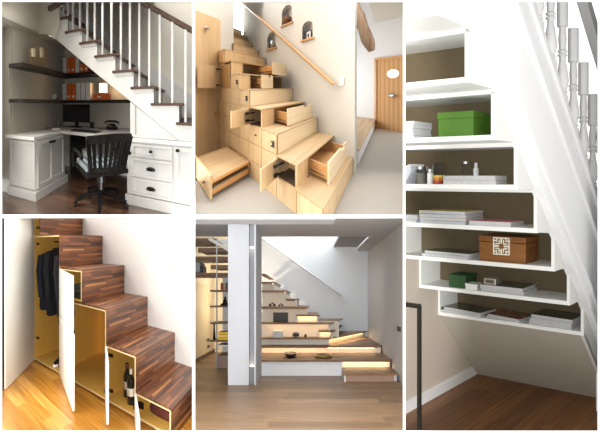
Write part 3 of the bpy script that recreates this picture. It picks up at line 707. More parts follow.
PR = [(.022, 0), (.022, .16), (.014, .17), (.021, .185), (.014, .2), (.017, .215), (.024, .27), (.02, .34), (.013, .42), (.012, .46), (.020, .475), (.012, .49), (.02, .505), (.013, .52), (.016, .6), (.012, .69), (.021, .70), (.021, .84)]
M_bal = plain('baluster_white', (.93, .93, .93), .5, var=.005)
for i in range(-4, 11):
    v = -1.19+.1455*i; w0 = .915-1.083*v-.02
    G(R, True).lathe(.997, v, w0, [(r*1.4, h*.66 if h < .8 else .64) for r, h in PR], 12).build('baluster', M_bal, t)
rg = []
for v in (-2.0, .5):
    c = 1.93-.975*(v)
    rg.append([(.997+x, v, c+z) for x, z in ((-.03, -.04), (.03, -.04), (.038, 0), (.03, .05), (0, .065), (-.03, .05), (-.038, 0))])
G(R, True).rings(rg).build('handrail', M_bal, t)
# things on the shelves
def magazines(u0, u1, v0, v1, w0, hs, covers, name, labels, grp, dj=.006, rot=0):
    z = w0; random.seed(int(u0*1000)+int(w0*100))
    for i, h in enumerate(hs):
        a, b_ = random.uniform(-dj, dj), random.uniform(-dj, dj); r = random.uniform(-1.5, 1.5)+rot
        cu, cv = (u0+u1)/2+a, (v0+v1)/2+b_
        t = thing(R, name, labels[i], name, (cu, cv, z), grp)
        G(R).rbox(cu, cv, z+.0008, z+h-.0008, (u1-u0)/2-.001, (v1-v0)/2-.001, r).build('pages', PAGE, t)
        G(R).rbox(cu, cv, z+h-.0008, z+h, (u1-u0)/2, (v1-v0)/2, r).build('cover', covers[i], t)
        G(R).rbox(cu-(u1-u0)/2+.002, cv, z, z+h, .0025, (v1-v0)/2, r).build('spine', covers[i], t)
        z += h
    return z
PAGE = plain('magazine_pages', (.50, .50, .50), .7, var=.15, scale=60)
CW = plain('cover_white', (.62, .62, .62), .35, var=.03); CG = plain('cover_grey', (.45, .46, .48), .3, var=.2)
CD = plain('cover_dark', (.07, .08, .05), .2, var=.7, scale=25); CR = plain('cover_brown', (.22, .09, .05), .25, var=.7, scale=22)
CB = plain('cover_blue', (.08, .32, .5), .4); CY = plain('cover_yellow', (.7, .6, .2), .4); CO = plain('cover_orange', (.75, .3, .12), .4); CP = plain('cover_pink', (.7, .25, .3), .4)
s = ' on the bottom shelf at its left end'
magazines(.025, .335, -.445, -.29, WB(0)+.02, [.015, .018], [CW, CD], 'magazine', ['lower magazine of the dark-covered pair'+s, 'upper magazine with dark green cover'+s], 'magazines on the bottom shelf', rot=-8)
magazines(.36, .61, -.445, -.29, WB(0)+.02, [.012, .012], [CW, CR], 'magazine', ['lower magazine in the middle of the bottom shelf', 'magazine with red-brown cover in the middle of the bottom shelf'], 'magazines on the bottom shelf', rot=-8)
magazines(.655, .925, -.445, -.28, WB(0)+.02, [.02, .02, .02], [CW, CG, CD], 'magazine', ['bottom magazine of the three stacked at the right of the bottom shelf', 'middle magazine of the three stacked at the right of the bottom shelf', 'top dark magazine of the three stacked at the right of the bottom shelf'], 'magazines on the bottom shelf', rot=-3)
z = WB(1)+.02
M_gb = plain('dark_green_card', (.03, .085, .028), .6); M_gr = plain('bright_green_card', (.075, .18, .02), .5)
t = thing(R, 'gift_box', 'small dark green box on the second shelf from the bottom', 'box', (.27, -.57, z))
G(R).box(.205, .325, -.63, -.51, z, z+.058).build('box', M_gb, t, .002); G(R).box(.202, .328, -.633, -.507, z+.058, z+.078).build('lid', M_gb, t, .002)
t = thing(R, 'small_box', 'small cream lidded box right of the dark green box', 'box', (.37, -.58, z))
G(R).box(.33, .41, -.64, -.57, z, z+.025).build('box', M_sw, t, .002); G(R).box(.327, .413, -.643, -.567, z+.025, z+.036).build('lid', M_sw, t, .002)
z2 = magazines(.435, .715, -.645, -.48, z, [.021, .021], [CW, CD], 'magazine', ['lower thick magazine under the small silver box on the second shelf', 'upper thick magazine under the small silver box on the second shelf'], 'magazines on the second shelf')
t = thing(R, 'silver_box', 'small silver box with a window lying on two magazines', 'box', (.49, -.6, z2))
G(R).box(.455, .535, -.64, -.58, z2, z2+.036).build('box', plain('brushed_silver', (.5, .49, .45), .3, .7), t, .003); G(R).box(.468, .522, -.642, -.64, z2+.01, z2+.028).build('window', M_bk, t)
z = WB(2)+.02
magazines(.18, .50, -.845, -.70, z, [.018, .016], [CW, CD], 'magazine', ['lower magazine left of the wooden box', 'upper magazine left of the wooden box'], 'magazines beside the wooden box', rot=-3)
t = thing(R, 'wooden_box', 'brown wooden box with a white square knot emblem on its front', 'box', (.68, -.75, z))
M_wb = wood('box_wood', (.17, .065, .015), (.26, .105, .025), 'u')
G(R).box(.545, .825, -.835, -.68, z, z+.105).build('box', M_wb, t, .003); G(R).box(.543, .827, -.837, -.678, z+.108, z+.138).build('lid', M_wb, t, .003)
eu, ew, s_ = .684, z+.087, .05
g = G(R)
def eb(a, b_, c, d): g.box(eu+a*s_, eu+b_*s_, -.8395, -.836, ew+c*s_*.92, ew+d*s_*.92)
k1 = .13
eb(-1, 1, 1-k1, 1); eb(-1, 1, -1, -1+k1); eb(-1, -1+k1, -1, 1); eb(1-k1, 1, -1, 1)
for sx in (-1, 1):
    for sy in (-1, 1):
        a, b_ = sorted((sx*.2, sx*.75)); c, d = sorted((sy*.2, sy*.2+sy*k1)); eb(a, b_, c, d)
        a, b_ = sorted((sx*.2, sx*.2+sx*k1)); c, d = sorted((sy*.2, sy*.75)); eb(a, b_, c, d)
        a, b_ = sorted((sx*.5, sx*.5+sx*k1)); c, d = sorted((sy*.45, sy*.87)); eb(a, b_, c, d)
        a, b_ = sorted((sx*.5, sx*.87)); c, d = sorted((sy*.55, sy*.55+sy*k1)); eb(a, b_, c, d)
eb(-.09, .09, -.87, -.3); eb(-.09, .09, .3, .87); eb(-.87, -.3, -.09, .09); eb(.3, .87, -.09, .09)
g.build('emblem', plain('ivory', (.8, .75, .62), .5), t)
z = WB(3)+.02
magazines(.08, .285, -1.045, -.93, z, [.014, .014, .014], [CG, CW, CW], 'magazine', ['bottom magazine of the small stack at the left of the fourth shelf', 'middle magazine of the small stack at the left of the fourth shelf', 'top magazine of the small stack at the left of the fourth shelf'], 'magazines at the left of the fourth shelf')
magazines(.305, .595, -1.045, -.87, z, [.017, .017, .017, .017], [CB, CO, CB, CY], 'book', ['blue-spined book at the bottom of the coloured stack', 'orange-spined book second from the bottom of the coloured stack', 'blue-spined book third in the coloured stack', 'yellow-spined book on top of the coloured stack'], 'coloured books on the fourth shelf', .003)
magazines(.615, .85, -1.045, -.9, z, [.025], [CP], 'book', ['pale book with a pink spine on the fourth shelf'], 'coloured books on the fourth shelf')
z = WB(4)+.02
M_gl = plain('jar_glass', (.95, .96, .95), .02, var=.005, trans=1)
def jar(u, r, h, lb, fill=None, cap=False):
    t = thing(R, 'glass_jar', lb, 'jar', (u, -1.2, z))
    G(R, True).lathe(u, -1.2, z, [(0, 0), (r, .0), (r, h*.9), (r*.8, h), (r*.72, h), (r*.9, h*.88), (r*.92, .004), (0, .004)]).build('jar', M_gl, t)
    if fill:
        zz = z+.005
        for c, hh in fill:
            o = G(R, True).lathe(u, -1.2, zz, [(0, 0), (r*.88, 0), (r*.88, hh), (0, hh)]).build('layer', c, t); zz += hh
    if cap: G(R, True).lathe(u, -1.2, z+h, [(0, 0), (r*.85, 0), (r*.85, .012), (0, .014)]).build('lid', CHROME, t)
def bottle(u, r, h, lb):
    t = thing(R, 'white_bottle', lb, 'bottle', (u, -1.2, z))
    G(R, True).lathe(u, -1.2, z, [(0, 0), (r, 0), (r, h*.7), (r*.45, h*.78), (r*.45, h*.85), (0, h*.85)]).build('bottle', WHITE, t)
    G(R, True).lathe(u, -1.2, z+h*.85, [(0, 0), (r*.55, 0), (r*.55, h*.15), (0, h*.15)]).build('cap', WHITE, t)
t = thing(R, 'magazine_file', 'slanted grey magazine holder at the left of the jar shelf', 'magazine file', (.3, -1.19, z))
G(R).prism([(.30, z), (.36, z), (.40, z+.06), (.40, z+.09), (.38, z+.09), (.30, z+.05)], 'v', -1.24, -1.1).build('holder', CG, t, .002)
G(R).prism([(.31, z+.056), (.38, z+.09), (.385, z+.1), (.31, z+.07)], 'v', -1.23, -1.11).build('sheets', PAPER, t)
jar(.432, .03, .075, 'small glass jar at the left of the jar shelf', [(plain('grey_filling', (.25, .24, .2), .6), .05)], True)
bottle(.486, .014, .075, 'slim white bottle between the small and the tall glass jar')
jar(.54, .034, .105, 'tall glass jar filled with yellow, orange and red layers', [(plain('red_layer', (.6, .07, .03), .6), .014), (plain('orange_layer', (.8, .3, .04), .6), .014), (plain('yellow_layer', (.8, .6, .1), .6), .012)], False)
z_s = z
z2 = magazines(.60, .885, -1.245, -1.14, z, [.02, .022], [CW, CG], 'magazine', ['lower magazine right of the glass jars', 'upper magazine right of the glass jars'], 'magazines beside the jars', .002)
z = WB(4)+.02
def behind(fn, *a):
    fn(*a)
t = thing(R, 'glass_jar', 'glass jar standing behind the magazines on the jar shelf', 'jar', (.62, -1.1, z))
G(R, True).lathe(.635, -1.10, z, [(0, 0), (.028, 0), (.028, .095), (.02, .1), (0, .1)]).build('jar', M_gl, t); G(R, True).lathe(.635, -1.10, z+.1, [(0, 0), (.022, 0), (.022, .012), (0, .012)]).build('lid', CHROME, t)
t = thing(R, 'white_bottle', 'white bottle standing behind the magazines on the jar shelf', 'bottle', (.7, -1.1, z))
G(R, True).lathe(.69, -1.10, z, [(0, 0), (.014, 0), (.014, .075), (.007, .085), (0, .085)]).build('bottle', WHITE, t); G(R, True).lathe(.69, -1.10, z+.085, [(0, 0), (.008, 0), (.008, .02), (0, .02)]).build('cap', WHITE, t)
z = WB(5)+.02
M = ['bottom', 'second', 'third', 'fourth', 'top']
magazines(.34, .565, -1.43, -1.29, z, [.016]*5, [CG, CW, CG, CW, CG], 'magazine', [f'{m} magazine of the white stack left of the bright green box' for m in M], 'white magazines left of the green box', .004)
t = thing(R, 'gift_box', 'large bright green lidded box on a shelf near the top', 'box', (.8, -1.35, z))
G(R).box(.705, .885, -1.435, -1.275, z, z+.08).build('box', M_gr, t, .002); G(R).box(.702, .888, -1.438, -1.272, z+.08, z+.108).build('lid', M_gr, t, .002)
# dark metal side table, lower left
t = thing(R, 'side_table', 'dark metal-framed side table at the left below the shelves', 'table', (.1, -1.1, 0))
M_tb = plain('dark_bronze', (.03, .026, .02), .45, .3)
G(R).box(-.7, .27, -1.0, -.985, .695, .713).box(-.7, .255, -1.0, -.985, .69, .695).build('top_rail', M_tb, t)
G(R).box(.252, .27, -1.0, -.982, 0, .7).build('leg', M_tb, t)
# ================================================================== CLOSET STEPS (bottom left)
R = CLO
M_wn = staves('walnut_staves', [(0, (.055, .016, .005)), (.35, (.12, .038, .012)), (.75, (.22, .078, .023)), (.93, (.34, .13, .04)), (1, (.62, .30, .09))], .33, .022, 'v', .38, seam=.8, gap=.002)
M_bi = wood('birch_inside', (.68, .38, .07), (.76, .46, .10), 'w', .8, .5, .5)
M_bf = staves('bamboo_floor', [(0, (.46, .19, .025)), (.5, (.58, .27, .045)), (1, (.70, .37, .085))], 1.3, .09, 'u', .3, seam=.85, rot=.1)
M_w5 = plain('closet_wall_white', (.74, .73, .71), .85, var=.01)
M_dr4 = plain('door_gloss_white', (.84, .84, .80), .35, var=.005)
struct(G(R).box(-12, 2.5, -2.5, 3, -.05, 0), 'floor', M_bf)
struct(G(R).box(-12, 2.5, .715, .8, 0, 6.5), 'wall_back', M_w5)
TP = [.245, .555, .888, 1.235, 1.612, 1.99, 2.36]
FU = [0, -.325, -.665, -1.005, -1.38, -1.78, -2.15, -2.5]
t = thing(R, 'storage_staircase', 'walnut-clad staircase with open birch cupboards in its side', 'staircase', (-1, .35, 0))
th = .014
for k in range(7):
    u1, u0, top = FU[k], FU[k+1], TP[k]; b0 = TP[k-1] if k else 0
    G(R).box(u0-.0, u1+.004, -.004, .71, top-.016, top).build('tread', M_wn, t)
    G(R).box(u1-.012, u1+.003, -.003, .71, b0, top-.016).build('riser', M_wn, t)
B4 = lambda nm, *a: G(R).box(*a).build(nm, M_bi, t)
B4('bottom_panel', -1.92, -.012, .0, .70, .022, .04)
G(R).box(-1.92, -.012, .03, .70, 0, .022).build('plinth', plain('toe_kick_brown', (.12, .05, .02), .7), t)  # plinth in plain dark brown
B4('back_panel', -1.92, -.012, .66, .675, .04, .22)
B4('back_panel', -1.92, -.34, .66, .675, .22, .535); B4('back_panel', -1.92, -.68, .66, .675, .535, .87); B4('back_panel', -1.92, -1.02, .66, .675, .87, 1.21); B4('back_panel', -1.92, -1.39, .66, .675, 1.21, 1.59)
for u, top in ((-.34, .539), (-.682, .872), (-1.394, 1.612), (-1.92, 2.5)):
    B4('partition', u, u+.014, 0, .66, .04, top)
B4('partition', -1.02, -1.006, 0, .66, .889, 1.219)
for a in ((-.34, -.012, .215, .229), (-.68, -.34, .525, .539), (-1.38, -.68, .858, .872), (-1.38, -1.02, .895, .909), (-1.38, -1.006, 1.205, 1.219), (-1.906, -1.394, 1.582, 1.61)):
    B4('shelf', a[0], a[1], 0, .66, a[2], a[3])
G(R).box(-1.906, -1.78, .62, .655, 1.62, 2.4).build('back_panel', M_bi, t)
# birch edge banding round the openings
g = G(R)
for a, b_, top in ((-.325, 0, .229), (-.665, -.325, .539), (-1.38, -.665, .872)):
    g.box(a, b_-.002, -.006, 0, top-.012, top+.0); g.box(b_-.013, b_-.003, -.006, 0, .04 if b_ > -.9 else .9, top)
g.box(-1.02, -1.008, -.006, 0, .9, 1.219).box(-1.38, -1.008, -.006, 0, 1.207, 1.219).box(-1.92, -.01, -.006, 0, .024, .04).box(-1.92, -1.394, -.006, 0, 1.585, 1.6)
g.build('edge_banding', plain('birch_edge', (.85, .66, .34), .5), t)
G(R).box(-.9, -.7, .45, .655, .04, .26).build('wall_box', M_bi, t)
# cupboard doors
def swing(hu, w0, w1, length, deg, lab_):
    a = math.radians(deg); dx, dy = math.cos(a), math.sin(a); k = .018; nx, ny = -dy*k, dx*k; y0 = -.008
    d = G(R).hexa([(hu, y0, w0), (hu+dx*length, y0+dy*length, w0), (hu+dx*length+nx, y0+dy*length+ny, w0), (hu+nx, y0+ny, w0), (hu, y0, w1), (hu+dx*length, y0+dy*length, w1), (hu+dx*length+nx, y0+dy*length+ny, w1), (hu+nx, y0+ny, w1)]).build('door', M_dr4, t, .002)
    lab(d, lab_)
    hs = (w0+.09, w1-.09) if w1-w0 < 1.2 else (w0+.28, 1.50, 1.71)
    for wz in hs:
        g = G(R).rbox(hu+.035, .03, wz-.014, wz+.014, .03, .008, 8).box(hu-.01, hu+.012, -.012, .02, wz-.022, wz+.022)
        g.build('hinge', DARKMETAL, d)
swing(-1.925, .01, 2.45, .65, -57.5, 'wide white door standing open at the left of the coats')
swing(-1.385, .02, .70, .67, -27, 'white door seen nearly edge-on in front of the big cupboard')
swing(-1.385, .715, 1.215, .64, -27, 'short white door above the edge-on one')
swing(-.68, .02, .535, .31, -45, 'narrow white door left of the wine bottles')
swing(-.34, .02, .225, .30, -50, 'lowest white door right of the wine bottles')
# coat rail and coats
t2 = thing(R, 'coat_rail', 'dark metal rail on which the jackets hang in the closet', 'rail', (-1.62, .29, 1.5))
G(R, True).tube([(-1.905, .30, 1.53), (-1.396, .30, 1.53)], .012).build('rail', DARKMETAL, t2)
M_c1 = plain('black_cloth', (.006, .006, .009), .95, bump=.4, scale=40); M_c2 = plain('navy_cloth', (.008, .011, .02), .95, bump=.4, scale=40)
def coat(u, m, lb, hem, wd=.44, sh=1.40, tw=0):
    t3 = thing(R, 'jacket', lb, 'jacket', (u, .29, hem), 'dark jackets in the closet')
    rg = []; n = 20
    for i, (s, ww, dd) in enumerate(((0, .98, .062), (.2, .97, .066), (.45, .93, .06), (.7, .94, .062), (.86, 1.0, .062), (.94, .92, .055), (.985, .55, .045), (1.02, .22, .04), (1.05, .16, .036))):
        wz = hem+(sh-hem)*s; r = []
        for k in range(n):
            a = 2*math.pi*k/n; f = 1+.10*math.sin(5*a+i*.4)*(1-s)
            cx, sx = math.cos(a), math.sin(a)
            x = math.copysign(abs(cx)**.7, cx)*dd*f; y = math.copysign(abs(sx)**.8, sx)*wd/2*ww
            r.append((u+x+tw*y, .29+y, wz+(.012*math.cos(3*a) if i == 0 else 0)))
        rg.append(r)
    G(R, True).rings(rg).build('body', m, t3)
    for sgn in (-1, 1):
        G(R, True).tube([(u+tw*sgn*wd*.45, .29+sgn*wd*.44, sh-.06), (u+.02+tw*sgn*wd*.5, .29+sgn*wd*.52, sh-.25), (u+.05+tw*sgn*wd*.5, .29+sgn*wd*.5, sh-.58)], .05, 10, .042).build('sleeve', m, t3)
    G(R, True).tube([(u, .30, sh+.01), (u+.03, .33, sh+.045), (u, .37, sh+.01)], .022, 8).build('collar', m, t3)
    h = thing(R, 'coat_hanger', 'dark hanger carrying the '+lb, 'hanger', (u, .29, sh), 'coat hangers on the rail')
    G(R, True).tube([(u, .29, sh-.02), (u, .29, sh+.065), (u, .345, sh+.1), (u, .29, sh+.122), (u, .312, sh+.105)], .005, 6).build('hook', CHROME, h)
    G(R, True).tube([(u, .15, sh-.06), (u, .29, sh+.03), (u, .51, sh-.06)], .01, 6).build('bar', DARKMETAL, h)
coat(-1.83, M_c2, 'leftmost dark jacket on the closet rail', .66, .50, 1.41, .1)
coat(-1.69, M_c1, 'middle black jacket on the closet rail', .62, .52, 1.44, 0)
coat(-1.51, M_c1, 'rightmost black jacket on the closet rail', .64, .50, 1.41, -.08)
tag(G(R, True).rings([[(-1.42+x*(1+.2*math.sin(i*2.1))*.045, .2+y*.035, 1.0-i*.085) for x, y in [(math.cos(a), math.sin(a)) for a in (2*math.pi*k/10 for k in range(10))]] for i in range(10)]).build('patterned_scarf', plain('scarf_pattern', (.05, .05, .06), .9, var=.9, scale=30), None), 'dark patterned scarf hanging at the right of the jackets', 'scarf')
t3 = thing(R, 'boot', 'dark boot with a white toe on the closet floor', 'boot', (-1.56, .13, .04))
G(R, True).rings([[(-1.53+x*.035, .13+y*d+o, .055+z) for x, y in [(math.cos(a), math.sin(a)) for a in (2*math.pi*k/12 for k in range(12))]] for z, d, o in ((0, .11, 0), (.03, .11, 0), (.06, .07, .03), (.12, .05, .05), (.17, .05, .05))]).build('upper', M_c1, t3)
G(R, True).rings([[(-1.53+x*.038, .13+y*.115, z) for x, y in [(math.cos(a), math.sin(a)) for a in (2*math.pi*k/12 for k in range(12))]] for z in (.04, .065)]).build('sole', WHITE, t3)
# folded clothes
t3 = thing(R, 'folded_clothes', 'dark green folded clothes in the small upper cupboard', 'clothes', (-1.15, .25, .91))
def pillow(u0, u1, v0, v1, w0, w1, n=24):
    rg = []; 
    for s, e in ((0, .86), (.2, .97), (.5, 1), (.8, .96), (1, .82)):
        rg.append([((u0+u1)/2+math.copysign(abs(math.cos(a))**.45, math.cos(a))*(u1-u0)/2*e, (v0+v1)/2+math.copysign(abs(math.sin(a))**.45, math.sin(a))*(v1-v0)/2*e, w0+(w1-w0)*s+.008*math.sin(3*a)*s) for a in (2*math.pi*k/n for k in range(n))])
    return G(R, True).rings(rg)
for i, (m, w0) in enumerate(((M_c1, .91), (plain('olive_cloth', (.045, .05, .025), .9, bump=.5, scale=30), .955), (plain('slate_cloth', (.06, .075, .07), .9, bump=.5, scale=30), 1.0))):
    pillow(-1.30+.01*i, -1.04-.02*i, .02+.03*i, .42, w0, w0+.05).build('fold', m, t3)
tag(pillow(-.28, -.03, .08, .5, .04, .14).build('folded_blanket', plain('maroon_cloth', (.10, .022, .015), .9, bump=.5, scale=30), None), 'dark red folded blanket in the lowest cupboard', 'blanket')
# wine bottles
M_wine = plain('dark_bottle_glass', (.012, .012, .010), .12)
for i, (u, v, s) in enumerate(((-.545, .16, 1.0), (-.455, .10, 1.0))):
    t3 = thing(R, 'wine_bottle', ['wine bottle at the left in the cupboard, beige label low on it', 'wine bottle at the right with a pale foil neck'][i], 'bottle', (u, v, .04), 'wine bottles in the low cupboard')
    G(R, True).lathe(u, v, .04, [(0, 0), (.036, 0), (.038, .01), (.038, .19), (.03, .225), (.015, .25), (.0135, .31), (0, .31)], 18).build('bottle', M_wine, t3)
    G(R, True).lathe(u, v, .04+.08, [(.0385, 0), (.0392, .001), (.0392, .07), (.0385, .071)], 18).build('label', plain('wine_label', (.62, .58, .46), .7) if i else plain('wine_label_beige', (.42, .36, .26), .7), t3)
    G(R, True).lathe(u, v, .04+.27, [(.0142, 0), (.0155, .0), (.0155, .045), (0, .047)], 12).build('foil', plain('foil_pale', (.6, .55, .45), .5) if i else plain('foil_dark', (.06, .015, .012), .4), t3)
t3 = thing(R, 'light_switch', 'white light switch on the wall right of the walnut stairs', 'switch', (-.38, .71, 1.3))
G(R).box(-.425, -.345, .707, .715, 1.235, 1.375).build('plate', plain('switch_plate', (.60, .59, .56), .4), t3, .002); G(R).box(-.40, -.37, .703, .707, 1.27, 1.34).build('rocker', M_w5, t3)
# far window frame seen at the very left
t = bpy.data.objects.new('window_3', None); C.objects.link(t); t.location = R.p(-4.2, .7, 1.9); t['kind'] = 'structure'; t['label'] = 'corner of a beige framed window at the far left of the closet'
G(R).box(-4.9, -3.72, .69, .715, 1.83, 2.4).build('window_frame', plain('frame_taupe', (.6, .54, .46), .5), t)
G(R).box(-4.9, -3.82, .68, .69, 1.93, 2.4).build('window_pane', plain('pale_blind', (.82, .8, .75), .6), t)
# ================================================================== HALL WITH LIT FLOATING STAIRS (bottom middle)
R = HAL
M_ok = staves('oak_floor', [(0, (.19, .11, .055)), (.5, (.26, .155, .08)), (1, (.34, .215, .115))], 1.5, .14, 'u', .4, seam=.8, grain=.25)
M_tr = staves('oak_tread', [(0, (.20, .11, .06)), (1, (.30, .18, .10))], 1.6, .12, 'u', .45, seam=.9)
M_trd = staves('dark_oak_tread', [(0, (.10, .055, .03)), (1, (.17, .10, .055))], 1.6, .12, 'u', .45, seam=.9)
M_gw = plain('cool_grey_wall', (.66, .69, .72), .8, var=.015, scale=2)
M_ws = plain('grey_side_wall', (.60, .60, .59), .8, var=.015, scale=2)
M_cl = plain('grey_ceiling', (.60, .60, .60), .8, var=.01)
M_col = plain('column_white', (.50, .52, .56), .7, var=.01)
M_cream = plain('cream_back', (.82, .70, .50), .8, var=.01)
LED = glow('warm_led', (1, .68, .34), 12)
struct(G(R).box(-3.2, 2.2, 2.0, 7.4, -.05, 0), 'floor', M_ok)
struct(G(R).box(1.7, 1.8, 3.5, 7.2, 0, 4.5), 'wall_right', M_ws)
struct(G(R).box(-1.3, 1.7, 7.0, 7.1, 0, 4.5), 'wall_back', M_gw)
struct(G(R).box(-3.0, -1.3, 7.2, 7.3, 0, 4.5), 'wall_back', M_cream)
struct(G(R).box(-2.77, -2.67, 3.5, 7.2, 0, 4.5), 'wall_left', M_cream)
struct(G(R).box(-2.67, -2.65, 5.2, 7.2, 0, .1), 'baseboard_left', M_trd)
# ceiling with the stairwell opening
g = G(R).prism([(-2.67, 4.0), (1.7, 4.0), (1.7, 7.0), (1.42, 7.0), (1.42, 5.36), (-2.67, 5.36)], 'w', 2.86, 2.95)
struct(g, 'ceiling', M_cl)
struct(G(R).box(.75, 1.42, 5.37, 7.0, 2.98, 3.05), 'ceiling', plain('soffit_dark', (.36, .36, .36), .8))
struct(G(R).box(-2.6, .46, 4.02, 4.3, 2.80, 2.86), 'ceiling', plain('ceiling_lit_white', (.85, .87, .9), .8))  # lighter colour stands for the lit recess of the ceiling
# column with lit channel
t = thing(R, 'column', 'pale square column with a lit vertical channel on its right', 'column', (-1.15, 4.6, 0))
G(R).box(-1.394, -1.024, 4.41, 5.0, 0, 2.858).build('shaft', M_col, t)
G(R).box(-1.024, -.93, 4.50, 4.52, 0, 2.858).build('channel_back', plain('channel_grey', (.30, .31, .33), .6), t)
G(R).box(-.932, -.90, 4.41, 4.95, 0, 2.858).build('side_panel', M_col, t)
for w0, w1, d in ((2.45, 2.80, 1), (0.0, .31, -1)):
    p = G(R).box(-1.02, -.934, 4.45, 4.47, w0, w1).build('metal_cover', plain('cover_metal', (.22, .23, .24), .5, .1), t)
    e = w0-.02 if d > 0 else w1
    G(R).box(-1.01, -.944, 4.46, 4.49, e, e+.02).build('lamp_strip', glow('channel_light', (1, .8, .6), 5), t)
# staircase
t = thing(R, 'floating_staircase', 'oak floating staircase with glowing undersides climbing left along the wall', 'staircase', (.4, 5.6, 0))
def tread(poly, w, th=.035, mat=M_tr, nm='tread'):
    return G(R).prism(poly, 'w', w-th, w).build(nm, mat, t, .003)
def led(u0, u1, v, w, lip=True):
    if .7 < w < 1.25 and u1-u0 > .1: v = 5.76
    G(R).box(u0, u1, v+.01, v+.03, w-.0405, w-.0355).build('light_strip', LED, t)
    if w > 1.25: G(R).box(u0, u1, v-.04, v-.02, w-.055, w-.03).build('tread_lip', M_tr, t)
WH5 = plain('riser_white', (.66, .66, .65), .7, var=.01)
WR = plain('riser_glow_cream', (.80, .74, .64), .7, var=.01)  # cream tint puts the warm strip glow into the riser colour
# bottom step
tread([(.66, 4.55), (1.66, 4.55), (1.66, 5.0), (.70, 5.0)], .16)
G(R).box(.70, 1.60, 4.60, 4.62, 0, .125).build('riser', plain('riser_pink_oak', (.42, .27, .2), .6), t)
G(R).box(.68, .71, 4.57, 5.0, 0, .125).build('step_end', WH5, t); G(R).box(1.6, 1.66, 4.62, 5.0, 0, .125).build('step_end', WH5, t)
# second step = long shelf board, white cabinet below at the left
tread([(-1.05, 4.92), (1.64, 4.92), (1.69, 4.98), (1.69, 5.62), (-1.05, 5.62)], .315)
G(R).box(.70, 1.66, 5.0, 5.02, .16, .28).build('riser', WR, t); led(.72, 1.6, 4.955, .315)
G(R).box(-1.05, .70, 4.95, 5.6, .0, .28).build('drawer_plinth', plain('plinth_white', (.74, .76, .78), .5), t)
for u in (-.1, .72): G(R).box(u-.004, u, 4.946, 4.95, .02, .27).build('drawer_gap', M_cl, t)
# third
tread([(-1.05, 5.5), (1.55, 5.5), (1.69, 5.66), (1.69, 7.0), (.8, 6.9), (.45, 5.85), (-1.05, 5.85)], .475, .03)
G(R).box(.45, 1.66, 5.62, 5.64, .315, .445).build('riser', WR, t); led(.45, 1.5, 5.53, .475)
# fourth, winder towards the wall
tread([(-1.05, 5.64), (.52, 5.64), (1.69, 6.95), (-.0, 6.95), (-1.05, 6.0)], .64, .03)
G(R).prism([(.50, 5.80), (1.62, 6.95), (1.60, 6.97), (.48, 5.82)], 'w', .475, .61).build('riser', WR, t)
G(R).prism([(.54, 5.75), (1.55, 6.86), (1.53, 6.88), (.52, 5.77)], 'w', .60, .607).build('light_strip', LED, t)
# fifth step and flight
ends = [(.60, .806), (.56, .987), (.29, 1.16), (.05, 1.35), (-.20, 1.53), (-.45, 1.72), (-.72, 1.91)]
for i, (ue, wz) in enumerate(ends):
    long = i in (1, 3, 5, 6)
    us = -1.05 if long else (.27, 0, -.24, 0, -.48)[i] if i in (0, 2, 4) else -1.05
    tread([(us, 5.6), (ue, 5.6), (ue, 6.95) if i > 1 else (1.0, 6.95), (us, 6.95)], wz, .03)
    G(R).box(ue-.05, ue-.025, 5.66, 6.95, wz-.18, wz-.03).build('support', WH5, t)
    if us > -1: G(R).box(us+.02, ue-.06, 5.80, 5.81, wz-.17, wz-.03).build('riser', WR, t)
    led(max(us, -1.03)+.02, ue-.06, 5.64, wz)
tread([(-1.05, 5.6), (-.93, 5.6), (-.93, 6.95), (-1.05, 6.95)], 2.09, .03)
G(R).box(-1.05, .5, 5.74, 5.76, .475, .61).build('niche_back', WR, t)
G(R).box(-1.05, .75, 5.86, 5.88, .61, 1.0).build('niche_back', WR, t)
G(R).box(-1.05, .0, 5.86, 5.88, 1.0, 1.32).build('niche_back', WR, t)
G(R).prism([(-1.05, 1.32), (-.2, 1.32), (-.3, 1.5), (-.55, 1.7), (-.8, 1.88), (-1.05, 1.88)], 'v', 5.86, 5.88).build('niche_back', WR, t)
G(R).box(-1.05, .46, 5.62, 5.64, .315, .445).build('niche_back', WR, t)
led(-1.03, .4, 5.55, .475)
t = thing(R, 'wall_handrail', 'slim pale handrail rising left on the grey stairwell wall', 'handrail', (0, 6.95, 2.3))
G(R, True).tube([(-1.3, 6.94, 3.24), (.99, 6.94, 1.61)], .03, 8).build('rail', plain('rail_pale', (.72, .73, .75), .4), t)
G(R, True).tube([(.9, 6.94, 1.67), (.9, 7.0, 1.64)], .012, 6).build('bracket', WH5, t)
# objects on the stair shelves
t = thing(R, 'shallow_bowl', 'dark round ribbed bowl on the long lowest stair board', 'bowl', (-.35, 5.2, .315))
G(R, True).lathe(-.34, 5.2, .315, [(0, 0), (.06, 0), (.12, .03), (.135, .065), (.12, .09), (.10, .06), (.05, .02), (0, .015)], 18).build('bowl', plain('bowl_black', (.02, .02, .025), .3), t)
G(R, True).lathe(-.34, 5.2, .385, [(.115, 0), (.135, .005), (.135, .014), (.115, .012)], 18).build('rim', CHROME, t)
t = thing(R, 'plate', 'round yellow and black patterned plate on the long lowest stair board', 'plate', (.34, 5.2, .315))
G(R, True).lathe(.345, 5.2, .315, [(0, 0), (.1, 0), (.175, .025), (.185, .05), (.17, .045), (.1, .02), (0, .018)], 20).build('plate', plain('plate_yellow', (.6, .42, .08), .4), t)
for r0, r1, z0, z1 in ((.05, .08, .02, .024), (.12, .15, .031, .04)):
    G(R, True).lathe(.345, 5.2, .315, [(r0, z0), (r1, z1), (r1, z1+.004), (r0, z0+.004)], 20).build('ring', BLACK, t)
t = thing(R, 'black_panel', 'flat black rectangular screen standing on a stair shelf', 'screen', (-.62, 5.75, .99))
